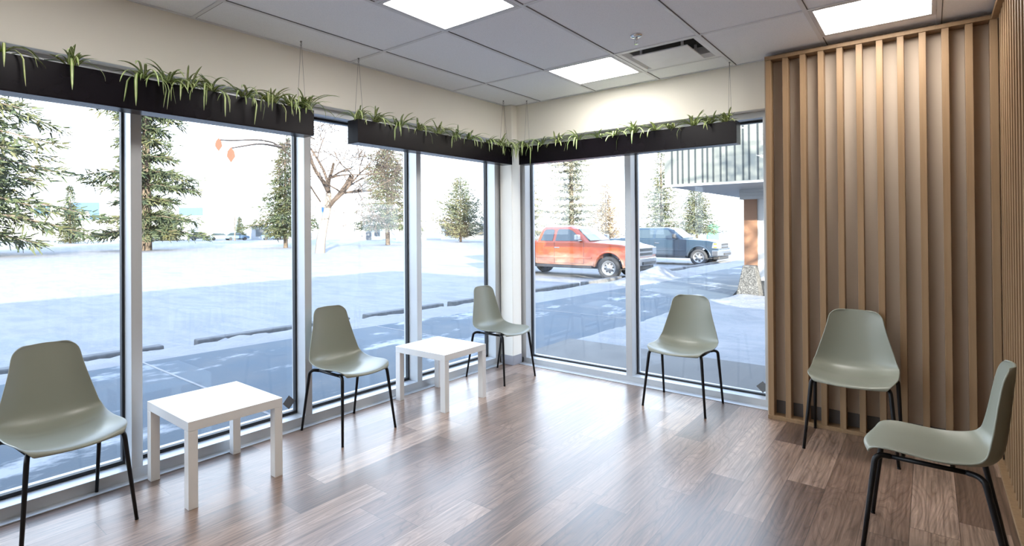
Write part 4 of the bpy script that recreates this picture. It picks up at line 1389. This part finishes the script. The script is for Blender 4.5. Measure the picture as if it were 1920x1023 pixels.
# ------------------------------------------------------------------ far side of the lot
def far_things():
    m_wall = plain('pale_cladding', (0.80, 0.81, 0.82), 0.7)
    m_blue = plain('blue_cladding', (0.05, 0.12, 0.26), 0.6)
    m_sign = plain('white_sign_letter', (0.85, 0.86, 0.88), 0.6)
    m_dk = plain('dark_glazing', (0.10, 0.12, 0.14), 0.3)
    m_grey = plain('grey_roof', (0.28, 0.29, 0.30), 0.8)
    # long store with a blue band
    a, b_ = Vector((-157, 26.6, 0)), Vector((-126.5, 53.9, 0))
    d = (b_ - a); L = d.length; ang = math.atan2(d.y, d.x)
    t = empty('store_building', (a.x, a.y, GZ), ang)
    tag(t, 'long pale store building with a blue band far across the lot', 'building')
    MB().box((-14, 0, 0), (L + 4, 14, 7.4)).build('wall', m_wall, t)
    MB().box((-14, 0, 7.4), (6.0, 13.8, 8.3)).build('parapet', m_wall, t)
    MB().box((9.5, -0.15, 4.75), (16.8, -0.0, 8.9)).build('fascia_band', m_blue, t)
    MB().box((L - 5.2, -0.15, 5.6), (L + 0.4, -0.0, 7.5)).build('fascia_band', m_blue, t)
    MB().box((1.5, -0.15, 5.9), (5.2, -0.0, 8.0)).build('fascia_band', m_blue, t)
    # two rounded white shapes of the sign, cut off by the tree
    for x in (12.3, 13.9):
        o = MB()
        outer = [(x + 0.85 * math.cos(q), 5.1 + 1.75 * math.sin(q)) for q in [PI * i / 10 for i in range(11)]]
        inner = [(x + 0.18 * math.cos(q), 5.1 + 0.7 * math.sin(q)) for q in [PI * i / 10 for i in range(11)]]
        n = 11
        vs = [(u, -0.25, w) for u, w in outer + inner] + [(u, -0.15, w) for u, w in outer + inner]
        fs = [(i, i + 1, i + 1 + n, i + n) for i in range(n - 1)] + [(i + 2 * n, i + 3 * n, i + 1 + 3 * n, i + 1 + 2 * n) for i in range(n - 1)]
        fs += [(i, i + 2 * n, i + 1 + 2 * n, i + 1) for i in range(n - 1)] + [(i + n, i + 1 + n, i + 1 + 3 * n, i + 3 * n) for i in range(n - 1)]
        o.add(vs, fs)
        o.build('sign_letter', m_sign, t)
    for i in range(6):
        MB().box((2 + i * 6.5, -0.08, 0.2), (4.6 + i * 6.5, 0.0, 2.6)).build('window', plain('pale_far_window_%d' % i, (0.55, 0.62, 0.66), 0.2), t)
    # low shops on the far street
    for (x, y, w_, h, dp, lab) in ((-98.5, 57.5, 11.0, 2.7, 6, 'low grey shed behind the parked cars beyond the left window'),
                                   (-74.0, 61.0, 5.0, 2.6, 5, 'small white shop with a dark flat roof beyond the left window'),
                                   (-68.0, 66.0, 5.5, 3.4, 5, 'white shop with dark windows near the thin dark spruce trunk'),
                                   (-60.0, 72.0, 9.0, 2.6, 6, 'long low white shop seen under the young pine')):
        an = math.atan2(y + 4.86, x - 3.4) - PI / 2
        t = empty('shop_building', (x, y, GZ), an)
        tag(t, lab, 'building', 'low shops across the far street')
        MB().box((-w_ / 2, 0, 0), (w_ / 2, dp, h)).build('wall', m_wall if 'grey' not in lab else plain('far_grey_wall', (0.40, 0.43, 0.47), 0.8), t)
        MB().box((-w_ / 2 - 0.3, -0.5, h), (w_ / 2 + 0.3, dp + 0.3, h + 0.28)).build('roof', m_grey, t)
        for i in range(3):
            x0 = -w_ / 2 + w_ * (0.08 + 0.31 * i)
            MB().box((x0, -0.05, 0.7 if i != 1 else 0.05), (x0 + w_ * 0.2, 0.0, h - 0.5)).build('window' if i != 1 else 'door', m_dk, t)
    # parked cars
    def car(x, y, lab, paint, snow=False):
        an = math.atan2(y + 4.86, x - 3.4) - PI / 2 + 0.12
        t = empty('parked_car', (x, y, GZ), an)
        tag(t, lab, 'car', 'cars parked across the lot')
        body = [(-2.2, 0.35), (2.15, 0.35), (2.25, 0.62), (2.1, 0.86), (1.0, 0.98), (-2.15, 1.0), (-2.25, 0.7)]
        MB().prism(body, 1, -0.88, 0.88).build('body', paint, t, bevel=0.06)
        MB().prism([(1.05, 0.96), (0.40, 1.44), (-1.35, 1.47), (-2.05, 0.98)], 1, -0.74, 0.74).build('cabin', M_TGLASS, t, bevel=0.05)
        MB().prism([(0.42, 1.42), (0.35, 1.48), (-1.30, 1.52), (-1.42, 1.44)], 1, -0.72, 0.72).build('roof', paint if not snow else M_SNOWCAP, t, bevel=0.02)
        for cx in (1.35, -1.35):
            for s in (-1, 1):
                mt = Matrix.Translation((cx, s * 0.80, 0.33)) @ Matrix.Rotation(PI / 2, 4, 'X')
                MB().lathe([(0.0, -0.1), (0.33, -0.1), (0.33, 0.1), (0.0, 0.1)], 18, mt).build('wheel', M_TYRE, t)
    pd = plain('dark_grey_car_paint', (0.06, 0.065, 0.07), 0.3)
    pb = plain('steel_blue_car_paint', (0.10, 0.17, 0.26), 0.3)
    pw = plain('white_car_paint', (0.75, 0.76, 0.78), 0.3)
    car(-107.6, 34.6, 'blue-grey parked car at the foot of the bushy spruce', pb, True)
    car(-106.7, 44.9, 'dark parked car, first in the row behind the thin poles', pd)
    car(-103.6, 47.4, 'white parked car in the middle of the row behind the thin poles', pw, True)
    car(-100.6, 49.4, 'steel blue parked car, last in the row before the grey shed', pb)
    car(-95.5, 54.2, 'dark blue parked car behind the spruce trunk at the second mullion', pb)
    # poles
    def pole(x, y, h, r, lab, m):
        o = MB().tube([(0, 0, 0), (0, 0, h * 0.5), (0, 0, h)], [r, r * 0.85, r * 0.6], 8).build('utility_pole', m, None, True, loc=(x, y, GZ))
        tag(o, lab, 'pole')
    m_pole = plain('weathered_pole', (0.55, 0.44, 0.34), 0.9)
    pole(-98.0, 27.0, 10.0, 0.16, 'weathered wooden pole between the small spruce and the ragged spruce', m_pole)
    pole(-96.0, 46.5, 11.0, 0.14, 'thin pale pole rising behind the row of parked cars', m_pole)
    # blue street sign on a post
    t = empty('post_sign', (-46.4, 31.25, GZ), math.radians(41))
    tag(t, 'blue and white sign on a post beside the pale bare tree trunk', 'sign')
    MB().tube([(0, 0, 0), (0, 0, 4.4)], 0.05, 8).build('post', M_ALU, t)
    m_sb = plain('sign_blue', (0.10, 0.27, 0.62), 0.5)
    MB().box((-0.36, -0.05, 3.1), (0.36, 0.05, 4.42)).build('sign_panel', m_sb, t, bevel=0.02)
    MB().prism([(-0.22, 3.42), (0.22, 3.42), (0.22, 3.75), (0.14, 3.98), (-0.08, 4.02), (-0.22, 3.8)], 1, -0.056, -0.05).build('pictogram', m_sign, t)
    MB().box((-0.30, -0.045, 2.35), (0.30, 0.045, 2.85)).build('sign_panel', m_sb, t, bevel=0.02)
    # green hut and small things beyond the dark pickup
    t = empty('green_hut', (-15.9, 64.5, GZ), math.radians(20))
    tag(t, 'small green hut by the spruce below the canopy soffit', 'hut')
    m_gr = plain('green_paint', (0.07, 0.30, 0.20), 0.6)
    MB().box((-0.6, -0.6, 0), (0.6, 0.6, 1.9)).build('wall', m_gr, t)
    MB().prism([(-0.8, 1.88), (0.8, 1.88), (0.0, 2.35)], 1, -0.8, 0.8).build('roof', m_gr, t)
far_things()
